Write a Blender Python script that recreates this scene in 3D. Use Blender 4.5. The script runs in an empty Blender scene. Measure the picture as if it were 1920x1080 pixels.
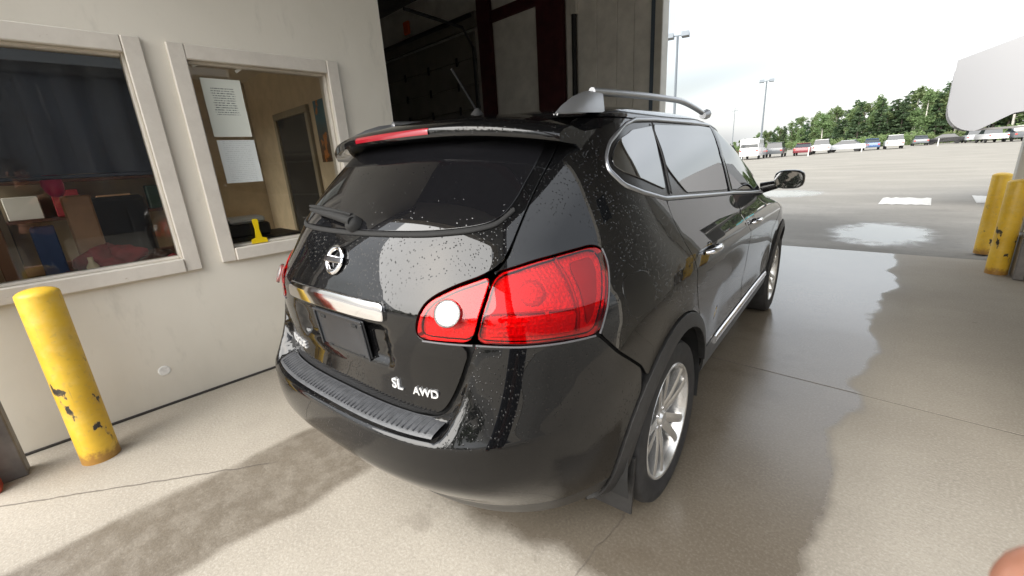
import bpy, bmesh, math, random
import numpy as np
from mathutils import Vector, Matrix
from mathutils.geometry import delaunay_2d_cdt
random.seed(7); rng = np.random.default_rng(7)
sc = bpy.context.scene
COL = sc.collection
PI = math.pi

# ------------------------------------------------------------------ camera
CAM_H = 1.438
cam_d = bpy.data.cameras.new('camera'); cam = bpy.data.objects.new('camera', cam_d); COL.objects.link(cam)
cam_d.sensor_width = 36.0; cam_d.lens = 795.6 / 1920 * 36.0
cam_d.clip_start = 0.01; cam_d.clip_end = 2000
_p, _r, _y = math.radians(16.566), math.radians(3.646), math.radians(-44.34)
_z = Vector((math.sin(_y)*math.cos(_p), math.cos(_y)*math.cos(_p), -math.sin(_p)))
_x = Vector((math.cos(_y), -math.sin(_y), 0)); _d = _z.cross(_x)
_xr = _x*math.cos(_r) + _d*math.sin(_r); _dr = -_x*math.sin(_r) + _d*math.cos(_r)
cam.matrix_world = Matrix(((_xr.x, -_dr.x, -_z.x, 0), (_xr.y, -_dr.y, -_z.y, 0), (_xr.z, -_dr.z, -_z.z, CAM_H), (0, 0, 0, 1)))
cam_d.dof.use_dof = True; cam_d.dof.focus_distance = 2.6; cam_d.dof.aperture_fstop = 14.6/ (0.9)   # about 0.9 mm aperture
sc.camera = cam

# ------------------------------------------------------------------ render and view
sc.view_settings.view_transform = 'Standard'; sc.view_settings.look = 'None'
sc.view_settings.exposure = 2.15; sc.view_settings.gamma = 1.0; sc.view_settings.use_curve_mapping = False
sc.cycles.use_denoising = True
sc.cycles.max_bounces = 10; sc.cycles.diffuse_bounces = 5; sc.cycles.glossy_bounces = 5
sc.cycles.transparent_max_bounces = 16; sc.cycles.transmission_bounces = 6
sc.cycles.caustics_reflective = False; sc.cycles.caustics_refractive = False
sc.cycles.sample_clamp_indirect = 6.0

# ------------------------------------------------------------------ world: overcast sky
SUN_EL, SUN_AZ = math.radians(38), math.radians(185)     # azimuth measured from +Y towards +X
world = bpy.data.worlds.new('World'); sc.world = world; world.use_nodes = True
wn, wl = world.node_tree.nodes, world.node_tree.links
bg = wn['Background']
sky = wn.new('ShaderNodeTexSky'); sky.sky_type = 'NISHITA'; sky.sun_disc = False
sky.sun_elevation = SUN_EL; sky.sun_rotation = SUN_AZ; sky.air_density = 1.4; sky.dust_density = 3.0
tc = wn.new('ShaderNodeTexCoord'); sx = wn.new('ShaderNodeSeparateXYZ'); wl.new(tc.outputs['Generated'], sx.inputs[0])
def wmath(op, a, b=None, clamp=False):
    n = wn.new('ShaderNodeMath'); n.operation = op; n.use_clamp = clamp
    for i, v in enumerate((a, b)):
        if v is None: continue
        if isinstance(v, (int, float)): n.inputs[i].default_value = v
        else: wl.new(v, n.inputs[i])
    return n.outputs[0]
zc = wmath('MAXIMUM', sx.outputs[2], 0.0)
den = wmath('ADD', zc, 0.16)
cx = wmath('DIVIDE', sx.outputs[0], den); cy = wmath('DIVIDE', sx.outputs[1], den)
cv = wn.new('ShaderNodeCombineXYZ'); wl.new(cx, cv.inputs[0]); wl.new(cy, cv.inputs[1])
cn = wn.new('ShaderNodeTexNoise'); cn.inputs['Scale'].default_value = 0.30; cn.inputs['Detail'].default_value = 2; cn.inputs['Roughness'].default_value = 0.45
cn.inputs['Distortion'].default_value = 0.5
wl.new(cv.outputs[0], cn.inputs['Vector'])
cr = wn.new('ShaderNodeValToRGB'); wl.new(cn.outputs['Fac'], cr.inputs[0])
cr.color_ramp.elements[0].position = 0.40; cr.color_ramp.elements[0].color = (2.7, 2.8, 2.92, 1)
cr.color_ramp.elements[1].position = 0.72; cr.color_ramp.elements[1].color = (8.0, 8.05, 8.1, 1)
wmix = wn.new('ShaderNodeMix'); wmix.data_type = 'RGBA'; wmix.inputs['Factor'].default_value = 0.90
ov = wmath('ADD', 0.33, wmath('MULTIPLY', zc, 0.67))        # overcast sky: zenith about three times the horizon
cg = wn.new('ShaderNodeMix'); cg.data_type = 'RGBA'; cg.blend_type = 'MULTIPLY'; cg.inputs['Factor'].default_value = 1.0
cgc = wn.new('ShaderNodeCombineXYZ')
for _i in range(3): wl.new(ov, cgc.inputs[_i])
wl.new(cr.outputs[0], cg.inputs['A']); wl.new(cgc.outputs[0], cg.inputs['B'])
wl.new(sky.outputs[0], wmix.inputs['A']); wl.new(cg.outputs['Result'], wmix.inputs['B'])
wl.new(wmix.outputs['Result'], bg.inputs['Color'])
bg.inputs['Strength'].default_value = 0.14

# ------------------------------------------------------------------ sun behind thin cloud
sun_d = bpy.data.lights.new('sun', 'SUN'); sun = bpy.data.objects.new('sun', sun_d); COL.objects.link(sun)
sun_d.energy = 1.5; sun_d.angle = math.radians(66); sun_d.color = (1.0, 0.97, 0.92)
_sd = Vector((math.sin(SUN_AZ)*math.cos(SUN_EL), math.cos(SUN_AZ)*math.cos(SUN_EL), math.sin(SUN_EL)))
sun.rotation_euler = _sd.to_track_quat('Z', 'Y').to_euler(); sun.location = _sd*60

# ------------------------------------------------------------------ helpers: materials
class NT:
    def __init__(s, name):
        s.m = bpy.data.materials.new(name); s.m.use_nodes = True
        s.n = s.m.node_tree.nodes; s.l = s.m.node_tree.links; s.b = s.n['Principled BSDF']; s.out = s.n['Material Output']
    def new(s, t, **kw):
        n = s.n.new(t)
        for k, v in kw.items(): setattr(n, k, v)
        return n
    def put(s, sock, v):
        if v is None: return
        if hasattr(v, 'is_linked'): s.l.new(v, sock)
        elif isinstance(v, (tuple, list)) and len(v) == 3 and sock.type == 'RGBA': sock.default_value = (*v, 1)
        else: sock.default_value = v
    def math(s, op, a, b=None, c=None, clamp=False):
        n = s.new('ShaderNodeMath', operation=op, use_clamp=clamp)
        for i, v in enumerate((a, b, c)): s.put(n.inputs[i], v)
        return n.outputs[0]
    def mix(s, f, a, b, blend='MIX'):
        n = s.new('ShaderNodeMix', data_type='RGBA', blend_type=blend)
        s.put(n.inputs[0], f); s.put(n.inputs[6], a); s.put(n.inputs[7], b); return n.outputs[2]
    def step(s, x, lo, hi):
        n = s.new('ShaderNodeMapRange', interpolation_type='SMOOTHSTEP'); s.put(n.inputs[0], x); s.put(n.inputs[1], lo); s.put(n.inputs[2], hi); return n.outputs[0]
    def pos(s):
        g = s.new('ShaderNodeNewGeometry'); return g.outputs['Position']
    def obj(s): return s.new('ShaderNodeTexCoord').outputs['Object']
    def sep(s, v):
        n = s.new('ShaderNodeSeparateXYZ'); s.l.new(v, n.inputs[0]); return n.outputs
    def noise(s, vec, scale, detail=3, rough=.5, dist=0.0):
        n = s.new('ShaderNodeTexNoise'); s.put(n.inputs['Vector'], vec); s.put(n.inputs['Scale'], scale); s.put(n.inputs['Detail'], detail)
        s.put(n.inputs['Roughness'], rough); s.put(n.inputs['Distortion'], dist); return n.outputs['Fac']
    def scale(s, vec, v):
        n = s.new('ShaderNodeVectorMath', operation='MULTIPLY'); s.put(n.inputs[0], vec); n.inputs[1].default_value = v; return n.outputs[0]
    def bump(s, h, strength=.3, dist=.01):
        n = s.new('ShaderNodeBump'); s.put(n.inputs['Strength'], strength); s.put(n.inputs['Distance'], dist); s.put(n.inputs['Height'], h); s.l.new(n.outputs[0], s.b.inputs['Normal']); return n.outputs[0]
    def set(s, **kw):
        names = dict(color='Base Color', rough='Roughness', metal='Metallic', spec='Specular IOR Level', coat='Coat Weight', coatr='Coat Roughness', ior='IOR', trans='Transmission Weight', emit='Emission Color', emits='Emission Strength', alpha='Alpha', sss='Subsurface Weight')
        for k, v in kw.items(): s.put(s.b.inputs[names[k]], v)
        return s
M = {}
def simple(name, col, rough=.5, metal=0.0, var=.0, scale=6.0, coat=0.0, spec=.5, bump=0.0, bscale=60.0):
    t = NT(name); c = col
    if var > 0:
        n = t.noise(t.obj(), scale, 4, .6)
        c = t.mix(t.step(n, .3, .7), tuple(v*(1-var) for v in col), tuple(min(1, v*(1+var)) for v in col))
    t.set(color=c, rough=rough, metal=metal, coat=coat, spec=spec)
    if bump > 0: t.bump(t.noise(t.obj(), bscale, 3), bump, .004)
    M[name] = t.m; return t.m
def glassy(name, tint, gloss=(1, 1, 1), rough=.0, ior=1.5, boost=1.0):
    "clear or tinted thin pane: fresnel mix of transparent and glossy"
    t = NT(name); t.n.remove(t.b)
    tr = t.new('ShaderNodeBsdfTransparent'); tr.inputs[0].default_value = (*tint, 1)
    gl = t.new('ShaderNodeBsdfGlossy'); gl.inputs[0].default_value = (*gloss, 1); gl.inputs['Roughness'].default_value = rough
    fr = t.new('ShaderNodeFresnel'); fr.inputs[0].default_value = ior
    f = t.math('MULTIPLY', fr.outputs[0], boost, clamp=True)
    mx = t.new('ShaderNodeMixShader'); t.l.new(f, mx.inputs[0]); t.l.new(tr.outputs[0], mx.inputs[1]); t.l.new(gl.outputs[0], mx.inputs[2])
    t.l.new(mx.outputs[0], t.out.inputs[0]); M[name] = t.m; return t.m

# ------------------------------------------------------------------ helpers: meshes
class MB:
    def __init__(s): s.v = []; s.f = []
    def add(s, vs, fs):
        o = len(s.v); s.v += [tuple(v) for v in vs]; s.f += [tuple(i+o for i in f) for f in fs]; return s
    def box(s, c, d, rot=None, b=0.0):
        hx, hy, hz = d[0]/2, d[1]/2, d[2]/2
        if b > 0:      # chamfered box
            b = min(b, .48*min(d)); vs = []; 
            for ax in range(3):
                for sx_ in (-1, 1):
                    for sy_ in (-1, 1):
                        for sz_ in (-1, 1):
                            p = [sx_*(hx-b), sy_*(hy-b), sz_*(hz-b)]; p[ax] = (sx_, sy_, sz_)[ax]*(hx, hy, hz)[ax]; vs.append(p)
            bm = bmesh.new(); bv = [bm.verts.new(v) for v in vs]; bmesh.ops.convex_hull(bm, input=bv)
            bm.verts.index_update(); vs = [v.co.copy() for v in bm.verts]; fs = [[v.index for v in f.verts] for f in bm.faces]; bm.free()
        else:
            vs = [(x, y, z) for x in (-hx, hx) for y in (-hy, hy) for z in (-hz, hz)]
            fs = [(0, 1, 3, 2), (4, 6, 7, 5), (0, 4, 5, 1), (2, 3, 7, 6), (0, 2, 6, 4), (1, 5, 7, 3)]
        m = rot.to_3x3() if rot is not None else None
        out = [(m @ Vector(v) if m else Vector(v)) + Vector(c) for v in vs]
        return s.add(out, fs)
    def rect(s, x0, x1, y0, y1, z0, z1, b=0.0): return s.box(((x0+x1)/2, (y0+y1)/2, (z0+z1)/2), (abs(x1-x0), abs(y1-y0), abs(z1-z0)), None, b)
    def tube(s, pts, rad, n=8, cap=True):
        pts = [Vector(p) for p in pts]; rads = rad if isinstance(rad, (list, tuple)) else [rad]*len(pts)
        o = len(s.v); prev = None
        for i, p in enumerate(pts):
            t = (pts[min(i+1, len(pts)-1)] - pts[max(i-1, 0)]).normalized()
            a = prev if prev is not None else (Vector((0, 0, 1)) if abs(t.z) < .9 else Vector((1, 0, 0)))
            a = (a - t*a.dot(t)).normalized(); prev = a; b = t.cross(a)
            for k in range(n):
                an = 2*PI*k/n; s.v.append(tuple(p + (a*math.cos(an) + b*math.sin(an))*rads[i]))
        for i in range(len(pts)-1):
            for k in range(n): s.f.append((o+i*n+k, o+i*n+(k+1) % n, o+(i+1)*n+(k+1) % n, o+(i+1)*n+k))
        if cap:
            s.f.append(tuple(o+k for k in range(n-1, -1, -1))); s.f.append(tuple(o+(len(pts)-1)*n+k for k in range(n)))
        return s
    def lathe(s, prof, n=24, axis='z', c=(0, 0, 0)):
        "prof: list of (r, h)"
        o = len(s.v)
        for r, h in prof:
            for k in range(n):
                a = 2*PI*k/n; p = (r*math.cos(a), r*math.sin(a), h)
                if axis == 'x': p = (h, r*math.cos(a), r*math.sin(a))
                elif axis == 'y': p = (r*math.sin(a), h, r*math.cos(a))
                s.v.append((p[0]+c[0], p[1]+c[1], p[2]+c[2]))
        for i in range(len(prof)-1):
            for k in range(n): s.f.append((o+i*n+k, o+i*n+(k+1) % n, o+(i+1)*n+(k+1) % n, o+(i+1)*n+k))
        return s
    def prism(s, poly, axis, a, b):
        "extrude a 2D polygon along an axis between a and b"
        def P(p, h):
            if axis == 'x': return (h, p[0], p[1])
            if axis == 'y': return (p[0], h, p[1])
            return (p[0], p[1], h)
        o = len(s.v); n = len(poly)
        s.v += [P(p, a) for p in poly] + [P(p, b) for p in poly]
        s.f.append(tuple(o+i for i in range(n-1, -1, -1))); s.f.append(tuple(o+n+i for i in range(n)))
        for i in range(n): s.f.append((o+i, o+(i+1) % n, o+n+(i+1) % n, o+n+i))
        return s
    def build(s, name, mat, parent=None, smooth=None, loc=None):
        me = bpy.data.meshes.new(name); me.from_pydata(s.v, [], s.f); me.validate()
        bm = bmesh.new(); bm.from_mesh(me); bmesh.ops.recalc_face_normals(bm, faces=bm.faces); bm.to_mesh(me); bm.free()
        if smooth is not None:
            me.shade_smooth()
            if smooth < 170: me.set_sharp_from_angle(angle=math.radians(smooth))
        me.materials.append(mat if not isinstance(mat, str) else M[mat])
        return link(name, me, parent, loc)
def link(name, me, parent=None, loc=None):
    o = bpy.data.objects.new(name, me); COL.objects.link(o)
    if parent is not None: o.parent = parent
    if loc is not None: o.location = loc
    return o
def empty(name, loc=(0, 0, 0), rz=0.0, parent=None):
    o = bpy.data.objects.new(name, None); COL.objects.link(o); o.location = loc; o.rotation_euler = (0, 0, rz); o.empty_display_size = .2
    if parent is not None: o.parent = parent
    return o
def tag(o, label=None, cat=None, group=None, kind=None):
    if label: o['label'] = label
    if cat: o['category'] = cat
    if group: o['group'] = group
    if kind: o['kind'] = kind
    return o
def copy_tree(o, parent=None):
    c = o.copy(); COL.objects.link(c); c.parent = parent
    for ch in [x for x in o.children]: copy_tree(ch, c)
    return c

# ================================================================== setting: ground, slab, building
SLAB_Y = 7.24; WALL_X = -3.494; REAR_Y = -0.62; RIGHT_X = 0.86
t = NT('lot_gravel'); P = t.pos(); s_ = t.sep(P)
n1 = t.noise(t.scale(P, (.4, 1, 1)), .6, 5, .65); n2 = t.noise(P, 9, 4, .7); n3 = t.noise(P, 70, 2, .6)
far = t.step(t.math('ADD', s_[1], t.math('MULTIPLY', t.noise(t.scale(P, (.25, 1, 1)), .35, 5, .7), 18.0)), 14.0, 36.0)
dark = t.mix(t.step(n1, .35, .65), (.195, .184, .163), (.245, .231, .206))
light = t.mix(t.step(n1, .35, .7), (.185, .172, .145), (.24, .223, .19))
c = t.mix(far, dark, light); c = t.mix(t.math('MULTIPLY', t.step(n2, .45, .75), .45), c, (.15, .14, .125)); c = t.mix(t.math('MULTIPLY', t.step(n3, .55, .75), .35), c, (.19, .18, .165))
# shallow puddles in front of the exit
def ell(t, s_, x, y, rx, ry, nz, amp):
    a = t.math('DIVIDE', t.math('SUBTRACT', s_[0], x), rx); b = t.math('DIVIDE', t.math('SUBTRACT', s_[1], y), ry)
    d = t.math('ADD', t.math('MULTIPLY', a, a), t.math('MULTIPLY', b, b)); d = t.math('ADD', d, t.math('MULTIPLY', t.math('SUBTRACT', nz, .5), amp))
    return t.math('SUBTRACT', 1.0, t.step(d, .40, 1.40))
nzp = t.noise(P, 3.2, 4, .6)
pud = t.math('MAXIMUM', ell(t, s_, -.40, 8.95, .66, 1.15, nzp, 1.6), ell(t, s_, -3.2, 15.5, 1.1, 1.2, nzp, 1.6))
damp = t.math('MAXIMUM', ell(t, s_, -.6, 9.6, 2.6, 2.6, n1, 3.0), pud)
c = t.mix(t.math('MULTIPLY', damp, .22), c, (.045, .042, .038))
rg = t.mix(pud, (.85, .85, .85), (.10, .10, .10))
t.set(color=c, rough=rg, spec=.5)
bh = t.math('MULTIPLY', t.math('ADD', n3, n2), t.math('SUBTRACT', 1.0, pud)); t.bump(bh, .5, .012)
M['lot'] = t.m
MB().add([(-400, -400, -.02), (400, -400, -.02), (400, 900, -.02), (-400, 900, -.02)], [(0, 1, 2, 3)]).build('parking_lot', M['lot'])['kind'] = 'structure'

t = NT('concrete'); P = t.pos(); s_ = t.sep(P)
nb = t.noise(P, .8, 5, .6); nm = t.noise(P, 5.0, 5, .65); nf = t.noise(P, 85, 2, .7); ne = t.noise(P, 1.5, 2, .5); ne2 = t.noise(P, 9.0, 4, .7)
c = t.mix(t.step(nb, .3, .7), (.290, .258, .212), (.365, .330, .275)); c = t.mix(t.math('MULTIPLY', t.step(nm, .42, .72), .4), c, (.30, .27, .225))
c = t.mix(t.math('MULTIPLY', t.step(nf, .5, .68), .35), c, (.48, .445, .39)); c = t.mix(t.math('MULTIPLY', t.step(nf, .5, .32), .35), c, (.22, .20, .17))
wob = t.math('ADD', t.math('MULTIPLY', t.math('SUBTRACT', ne, .5), .42), t.math('MULTIPLY', t.math('SUBTRACT', t.noise(P, 14.0, 5, .75), .5), .07))
# wet run beside and under the car
xw = t.math('ADD', s_[0], wob)
w1 = t.math('ADD', t.math('MULTIPLY', t.math('SUBTRACT', 1.0, t.step(xw, -.145, -.085)), .80), t.math('MULTIPLY', t.math('SUBTRACT', 1.0, t.step(xw, -.14, .14)), .20))
w1 = t.math('MULTIPLY', w1, t.step(t.math('ADD', s_[1], t.math('MULTIPLY', wob, 1.4)), .84, .96))
w1 = t.math('MULTIPLY', w1, t.step(t.math('ADD', s_[0], t.math('MULTIPLY', s_[1], .09)), -2.3, -1.9))
# tyre-wide wet track behind the left rear wheel
dx = t.math('ABSOLUTE', t.math('SUBTRACT', t.math('ADD', s_[0], t.math('MULTIPLY', wob, .55)), -2.12))
w2 = t.math('SUBTRACT', 1.0, t.step(dx, .25, .32))
w2 = t.math('MULTIPLY', w2, t.math('SUBTRACT', 1.0, t.step(s_[1], .95, 1.2)))
w2 = t.math('MULTIPLY', w2, t.math('ADD', .74, t.math('MULTIPLY', t.step(ne2, .35, .6), .26)))
w3 = t.math('MULTIPLY', t.step(t.noise(P, 3.1, 4, .65), .50, .66), t.math('MULTIPLY', t.step(s_[0], -1.7, -1.2), t.math('MULTIPLY', t.step(s_[1], .35, .8), t.math('SUBTRACT', 1.0, t.step(s_[0], -.6, -.2)))))
wet = t.math('MAXIMUM', t.math('MAXIMUM', w1, w2), 0.0)
dry = c
c = t.mix(t.math('MULTIPLY', w3, .6), c, (.17, .145, .115))
c = t.mix(t.math('MULTIPLY', wet, .80), c, t.mix(1.0, dry, (.30, .265, .225), 'MULTIPLY'))
# standing water film: toward the exit the film is continuous
film = t.math('MULTIPLY', w1, t.step(t.math('ADD', s_[1], t.math('MULTIPLY', wob, 2.5)), 2.2, 4.4))
film = t.math('MAXIMUM', film, t.math('MULTIPLY', w1, .80))
rg = t.math('SUBTRACT', .78, t.math('MULTIPLY', film, .68)); rg = t.math('SUBTRACT', rg, t.math('MULTIPLY', w2, .25))
# crack wandering from the corner to the car
lx = t.math('SUBTRACT', t.math('MULTIPLY', t.math('ADD', s_[0], 2.69), .805), t.math('MULTIPLY', t.math('ADD', s_[1], .13), .594))
lx = t.math('ABSOLUTE', t.math('ADD', lx, t.math('MULTIPLY', t.math('SUBTRACT', t.noise(P, 9, 3, .6), .5), .03)))
crack = t.math('SUBTRACT', 1.0, t.step(lx, .002, .009)); crack = t.math('MULTIPLY', crack, t.math('SUBTRACT', 1.0, t.step(s_[1], .38, .5)))
l2 = t.math('ABSOLUTE', t.math('ADD', t.math('SUBTRACT', s_[0], -.70), t.math('MULTIPLY', t.math('SUBTRACT', t.noise(P, 6, 3, .6), .5), .05)))
cr2 = t.math('MULTIPLY', t.math('SUBTRACT', 1.0, t.step(l2, .001, .006)), t.math('SUBTRACT', 1.0, t.step(s_[1], 1.5, 1.7)))
crack = t.math('MAXIMUM', crack, t.math('MULTIPLY', cr2, .7))
c = t.mix(t.math('MULTIPLY', crack, .75), c, (.10, .085, .07))
vo = t.new('ShaderNodeTexVoronoi'); t.put(vo.inputs['Vector'], P); vo.inputs['Scale'].default_value = 5.5
spot = t.math('MULTIPLY', t.math('SUBTRACT', 1.0, t.step(t.math('ADD', vo.outputs['Distance'], t.math('MULTIPLY', t.noise(P, 30, 3, .6), .14)), .12, .17)), t.step(vo.outputs['Color'], .80, .82))
c = t.mix(t.math('MULTIPLY', spot, .40), c, (.12, .10, .08))
grit = t.step(t.noise(P, 34, 3, .75), .60, .72); c = t.mix(t.math('MULTIPLY', grit, .22), c, (.17, .15, .125))
t.set(color=c, rough=rg, spec=t.math('ADD', .5, t.math('MULTIPLY', film, .5)))
bh = t.math('MULTIPLY', t.math('ADD', t.math('MULTIPLY', nf, .6), nm), t.math('SUBTRACT', 1.0, t.math('MULTIPLY', film, .9))); bh = t.math('SUBTRACT', bh, crack)
t.bump(bh, .35, .006); M['concrete'] = t.m
floor = empty('floor_slab', (0, 0, 0)); floor['kind'] = 'structure'
for (x0, x1, y0, y1) in ((-14, 1.2, REAR_Y-.35, 2.958), (-14, 1.2, 2.968, 7.24)):
    MB().rect(x0, x1, y0, y1, -.14, 0.0).build('slab_panel', M['concrete'], floor)
MB().rect(-13.9, 1.1, 2.95, 2.976, -.135, -.0025).build('joint_filler', simple('joint', (.045, .040, .036), .9), floor)
# apron behind the camera
MB().rect(-14, 8, -9, REAR_Y-.36, -.16, -.006, .004).build('rear_apron', M['concrete'])['kind'] = 'structure'

# worn white paint blocks on the lot
simple('road_paint', (.50, .49, .46), .7, var=.12, scale=30)
def paint(poly, label):
    b = MB(); n = len(poly); b.add([(x, y, -.012) for x, y in poly], [tuple(range(n))]); b.add([(x, y, -.0195) for x, y in poly], [tuple(range(n-1, -1, -1))])
    return tag(b.build('painted_block', 'road_paint'), label, 'road marking', 'white paint blocks on the lot')
def ragged(x0, x1, y0, y1):
    p = []
    for i in range(12): p.append((x0+(x1-x0)*i/11, y0+random.uniform(-.12, .12)))
    for i in range(12): p.append((x1-(x1-x0)*i/11, y1+random.uniform(-.15, .15)))
    return p
paint(ragged(-.72, .16, 13.0, 14.4), 'white paint block on the lot straight out of the exit, left of the other')
paint(ragged(.86, 1.75, 13.6, 15.0), 'white paint block on the lot half hidden behind the yellow bollards')

# ------------------------------------------------------------------ building
t = NT('wall_paint'); P = t.pos(); s_ = t.sep(P)
n1 = t.noise(P, 1.1, 5, .6); n2 = t.noise(t.scale(P, (1, 1, .35)), 7, 4, .7); n3 = t.noise(P, 45, 2)
c = t.mix(t.step(n1, .3, .7), (.71, .668, .580), (.77, .728, .640)); c = t.mix(t.math('MULTIPLY', t.step(n2, .56, .80), .38), c, (.46, .43, .37))
low = t.math('SUBTRACT', 1.0, t.step(t.math('ADD', s_[2], t.math('MULTIPLY', n2, .3)), .12, .55))
c = t.mix(t.math('MULTIPLY', low, .30), c, (.44, .40, .33)); t.set(color=c, rough=.62); t.bump(t.math('ADD', n3, n1), .10, .003); M['wall_paint'] = t.m
t = NT('frame_paint'); P = t.pos(); n1 = t.noise(t.scale(P, (1, 1, 1)), 6, 5, .7); n2 = t.noise(P, 30, 3, .7)
c = t.mix(t.step(n1, .35, .65), (.64, .595, .53), (.70, .655, .585)); c = t.mix(t.math('MULTIPLY', t.step(n2, .68, .80), .6), c, (.30, .20, .12)); t.set(color=c, rough=.55); t.bump(n2, .15, .003); M['frame_paint'] = t.m
t = NT('wood_jamb'); P = t.obj(); n1 = t.noise(t.scale(P, (1, 1, .1)), 20, 4, .6); t.set(color=t.mix(n1, (.20, .085, .03), (.36, .19, .09)), rough=.5); M['wood'] = t.m
simple('steel_maroon', (.062, .016, .018), .5, var=.25, scale=5)
simple('metal_panel', (.80, .775, .72), .55, var=.10, scale=3)
simple('ceiling_dark', (.09, .088, .085), .9, var=.2)
simple('door_panel_dark', (.19, .175, .15), .6, var=.15, scale=2)
simple('black_rubber', (.012, .012, .013), .7)
simple('galv', (.30, .30, .30), .45, .6, var=.2, scale=20)
simple('jamb_trim', (.62, .60, .54), .5, var=.06)
simple('light_gasket', (.10, .13, .17), .6)
glassy('window_pane', (.95, .94, .91), ior=1.45, boost=.65)
_m = M['window_pane']; _n, _l = _m.node_tree.nodes, _m.node_tree.links      # dusty film and wiping streaks on the glass
_old = [n for n in _n if n.type == 'MIX_SHADER'][0]; _out = [n for n in _n if n.type == 'OUTPUT_MATERIAL'][0]
_g = _n.new('ShaderNodeNewGeometry'); _mp = _n.new('ShaderNodeMapping'); _mp.inputs['Rotation'].default_value = (.5, 0, 0); _mp.inputs['Scale'].default_value = (1, 1, .12)
_l.new(_g.outputs['Position'], _mp.inputs[0]); _nz = _n.new('ShaderNodeTexNoise'); _nz.inputs['Scale'].default_value = 22; _nz.inputs['Detail'].default_value = 5; _nz.inputs['Roughness'].default_value = .7; _l.new(_mp.outputs[0], _nz.inputs[0])
_mr = _n.new('ShaderNodeMapRange'); _mr.inputs[1].default_value = .58; _mr.inputs[2].default_value = .85; _mr.inputs[3].default_value = .004; _mr.inputs[4].default_value = .05; _l.new(_nz.outputs['Fac'], _mr.inputs[0])
_df = _n.new('ShaderNodeBsdfDiffuse'); _df.inputs[0].default_value = (.6, .6, .58, 1); _mx = _n.new('ShaderNodeMixShader'); _l.new(_mr.outputs[0], _mx.inputs[0]); _l.new(_old.outputs[0], _mx.inputs[1]); _l.new(_df.outputs[0], _mx.inputs[2]); _l.new(_mx.outputs[0], _out.inputs[0])

bld = tag(empty('drive_through_building', (WALL_X, 3.3, 0)), 'cream drive-through service building with office windows and dark maroon-framed bay', 'building')
def bpart(mb, name, mat, parent=bld, smooth=None):
    # geometry is written in world coordinates; shift into the parent's frame
    off = Vector((0, 0, 0)); p = parent
    while p is not None: off += Vector(p.location); p = p.parent
    mb.v = [tuple(Vector(v)-off) for v in mb.v]
    return mb.build(name, mat, parent, smooth)
# office wall facing the bay, with two openings
GL = [(-.46, .488, .955, 2.185), (.775, 1.685, .97, 2.18)]      # glass rectangles y0,y1,z0,z1
TH = .16
wb = MB(); xs = (WALL_X-TH, WALL_X); TOPZ = 4.6
def wseg(y0, y1, z0, z1): wb.rect(xs[0], xs[1], y0, y1, z0, z1)
ys = [REAR_Y, GL[0][0], GL[0][1], GL[1][0], GL[1][1], 2.213]
wseg(ys[0], ys[1], 0, TOPZ); wseg(ys[2], ys[3], 0, TOPZ); wseg(ys[4], ys[5], 0, TOPZ)
for g in GL: wseg(g[0], g[1], 0, g[2]); wseg(g[0], g[1], g[3], TOPZ)
bpart(wb, 'office_wall', 'wall_paint')
bpart(MB().rect(-7.4, WALL_X-TH-.003, 2.05, 2.213, 0, TOPZ), 'office_end_wall', 'wall_paint')
bpart(MB().rect(WALL_X+.001, WALL_X+.012, REAR_Y+.02, 2.21, .0, .016, .003), 'floor_seal', 'joint')
for gi, g in enumerate(GL):
    w = empty('window', (0, (g[0]+g[1])/2-3.3, 0), 0, bld)
    y0, y1, z0, z1 = g; fwid = .085; pr = .028
    for nm, (a, b, c_, d) in dict(s=(y0-fwid, y0+.006, z0-fwid, z1+fwid), n=(y1-.006, y1+fwid, z0-fwid, z1+fwid)).items():
        bpart(MB().rect(WALL_X+.001, WALL_X+pr, a, b, c_, d, .006), 'casing', 'frame_paint', w)
    bpart(MB().rect(WALL_X+.001, WALL_X+pr-.003, y0+.0065, y1-.0065, z1-.006, z1+fwid, .006), 'casing', 'frame_paint', w)
    bpart(MB().rect(WALL_X+.001, WALL_X+pr+.012, y0+.0065, y1-.0065, z0-fwid, z0+.004, .006), 'sill', 'frame_paint', w)
    # inner stop and pane
    for (a, b, c_, d) in ((y0, y0+.018, z0, z1), (y1-.018, y1, z0, z1), (y0+.0185, y1-.0185, z0, z0+.018), (y0+.0185, y1-.0185, z1-.018, z1)):
        bpart(MB().rect(WALL_X-.11, WALL_X-.03, a+.001, b-.001, c_+.001, d-.001, .003), 'glazing_stop', 'frame_paint', w)
    bpart(MB().rect(WALL_X-.078, WALL_X-.072, y0+.012, y1-.012, z0+.012, z1-.012), 'pane', 'window_pane', w)
# round patch on the wall
tag(MB().lathe([(.001, .003), (.028, .0032), (.034, .001), (.034, -.001)], 14, 'x', (WALL_X+.0012, .216, .246)).build('wall_patch', simple('patch_white', (.80, .79, .76), .7, var=.1, scale=40)), 'small round white filler patch low on the cream wall', 'patch')

# front wall of the building (exit side) and the closed bay next door
FY = SLAB_Y
fw_ = empty('front_wall', (-3, FY-3.3, 0), 0, bld)
DOORX = (-12.2, -7.75)
k = 0; x = -7.15
panels = [(-7.16, -5.93), (-5.27, -5.12), (-5.02, -4.62), (-4.61, -4.22), (-4.21, -3.90), (-3.89, -3.585)]
for (a, b) in panels: bpart(MB().rect(a, b, FY+.02, FY+.10, 0, 5.4, .008), 'wall_panel', 'metal_panel', fw_)
bpart(MB().rect(-13.848, -3.6, FY+.13, FY+.20, 0, 5.41), 'outer_skin', 'metal_panel', fw_)
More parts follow.
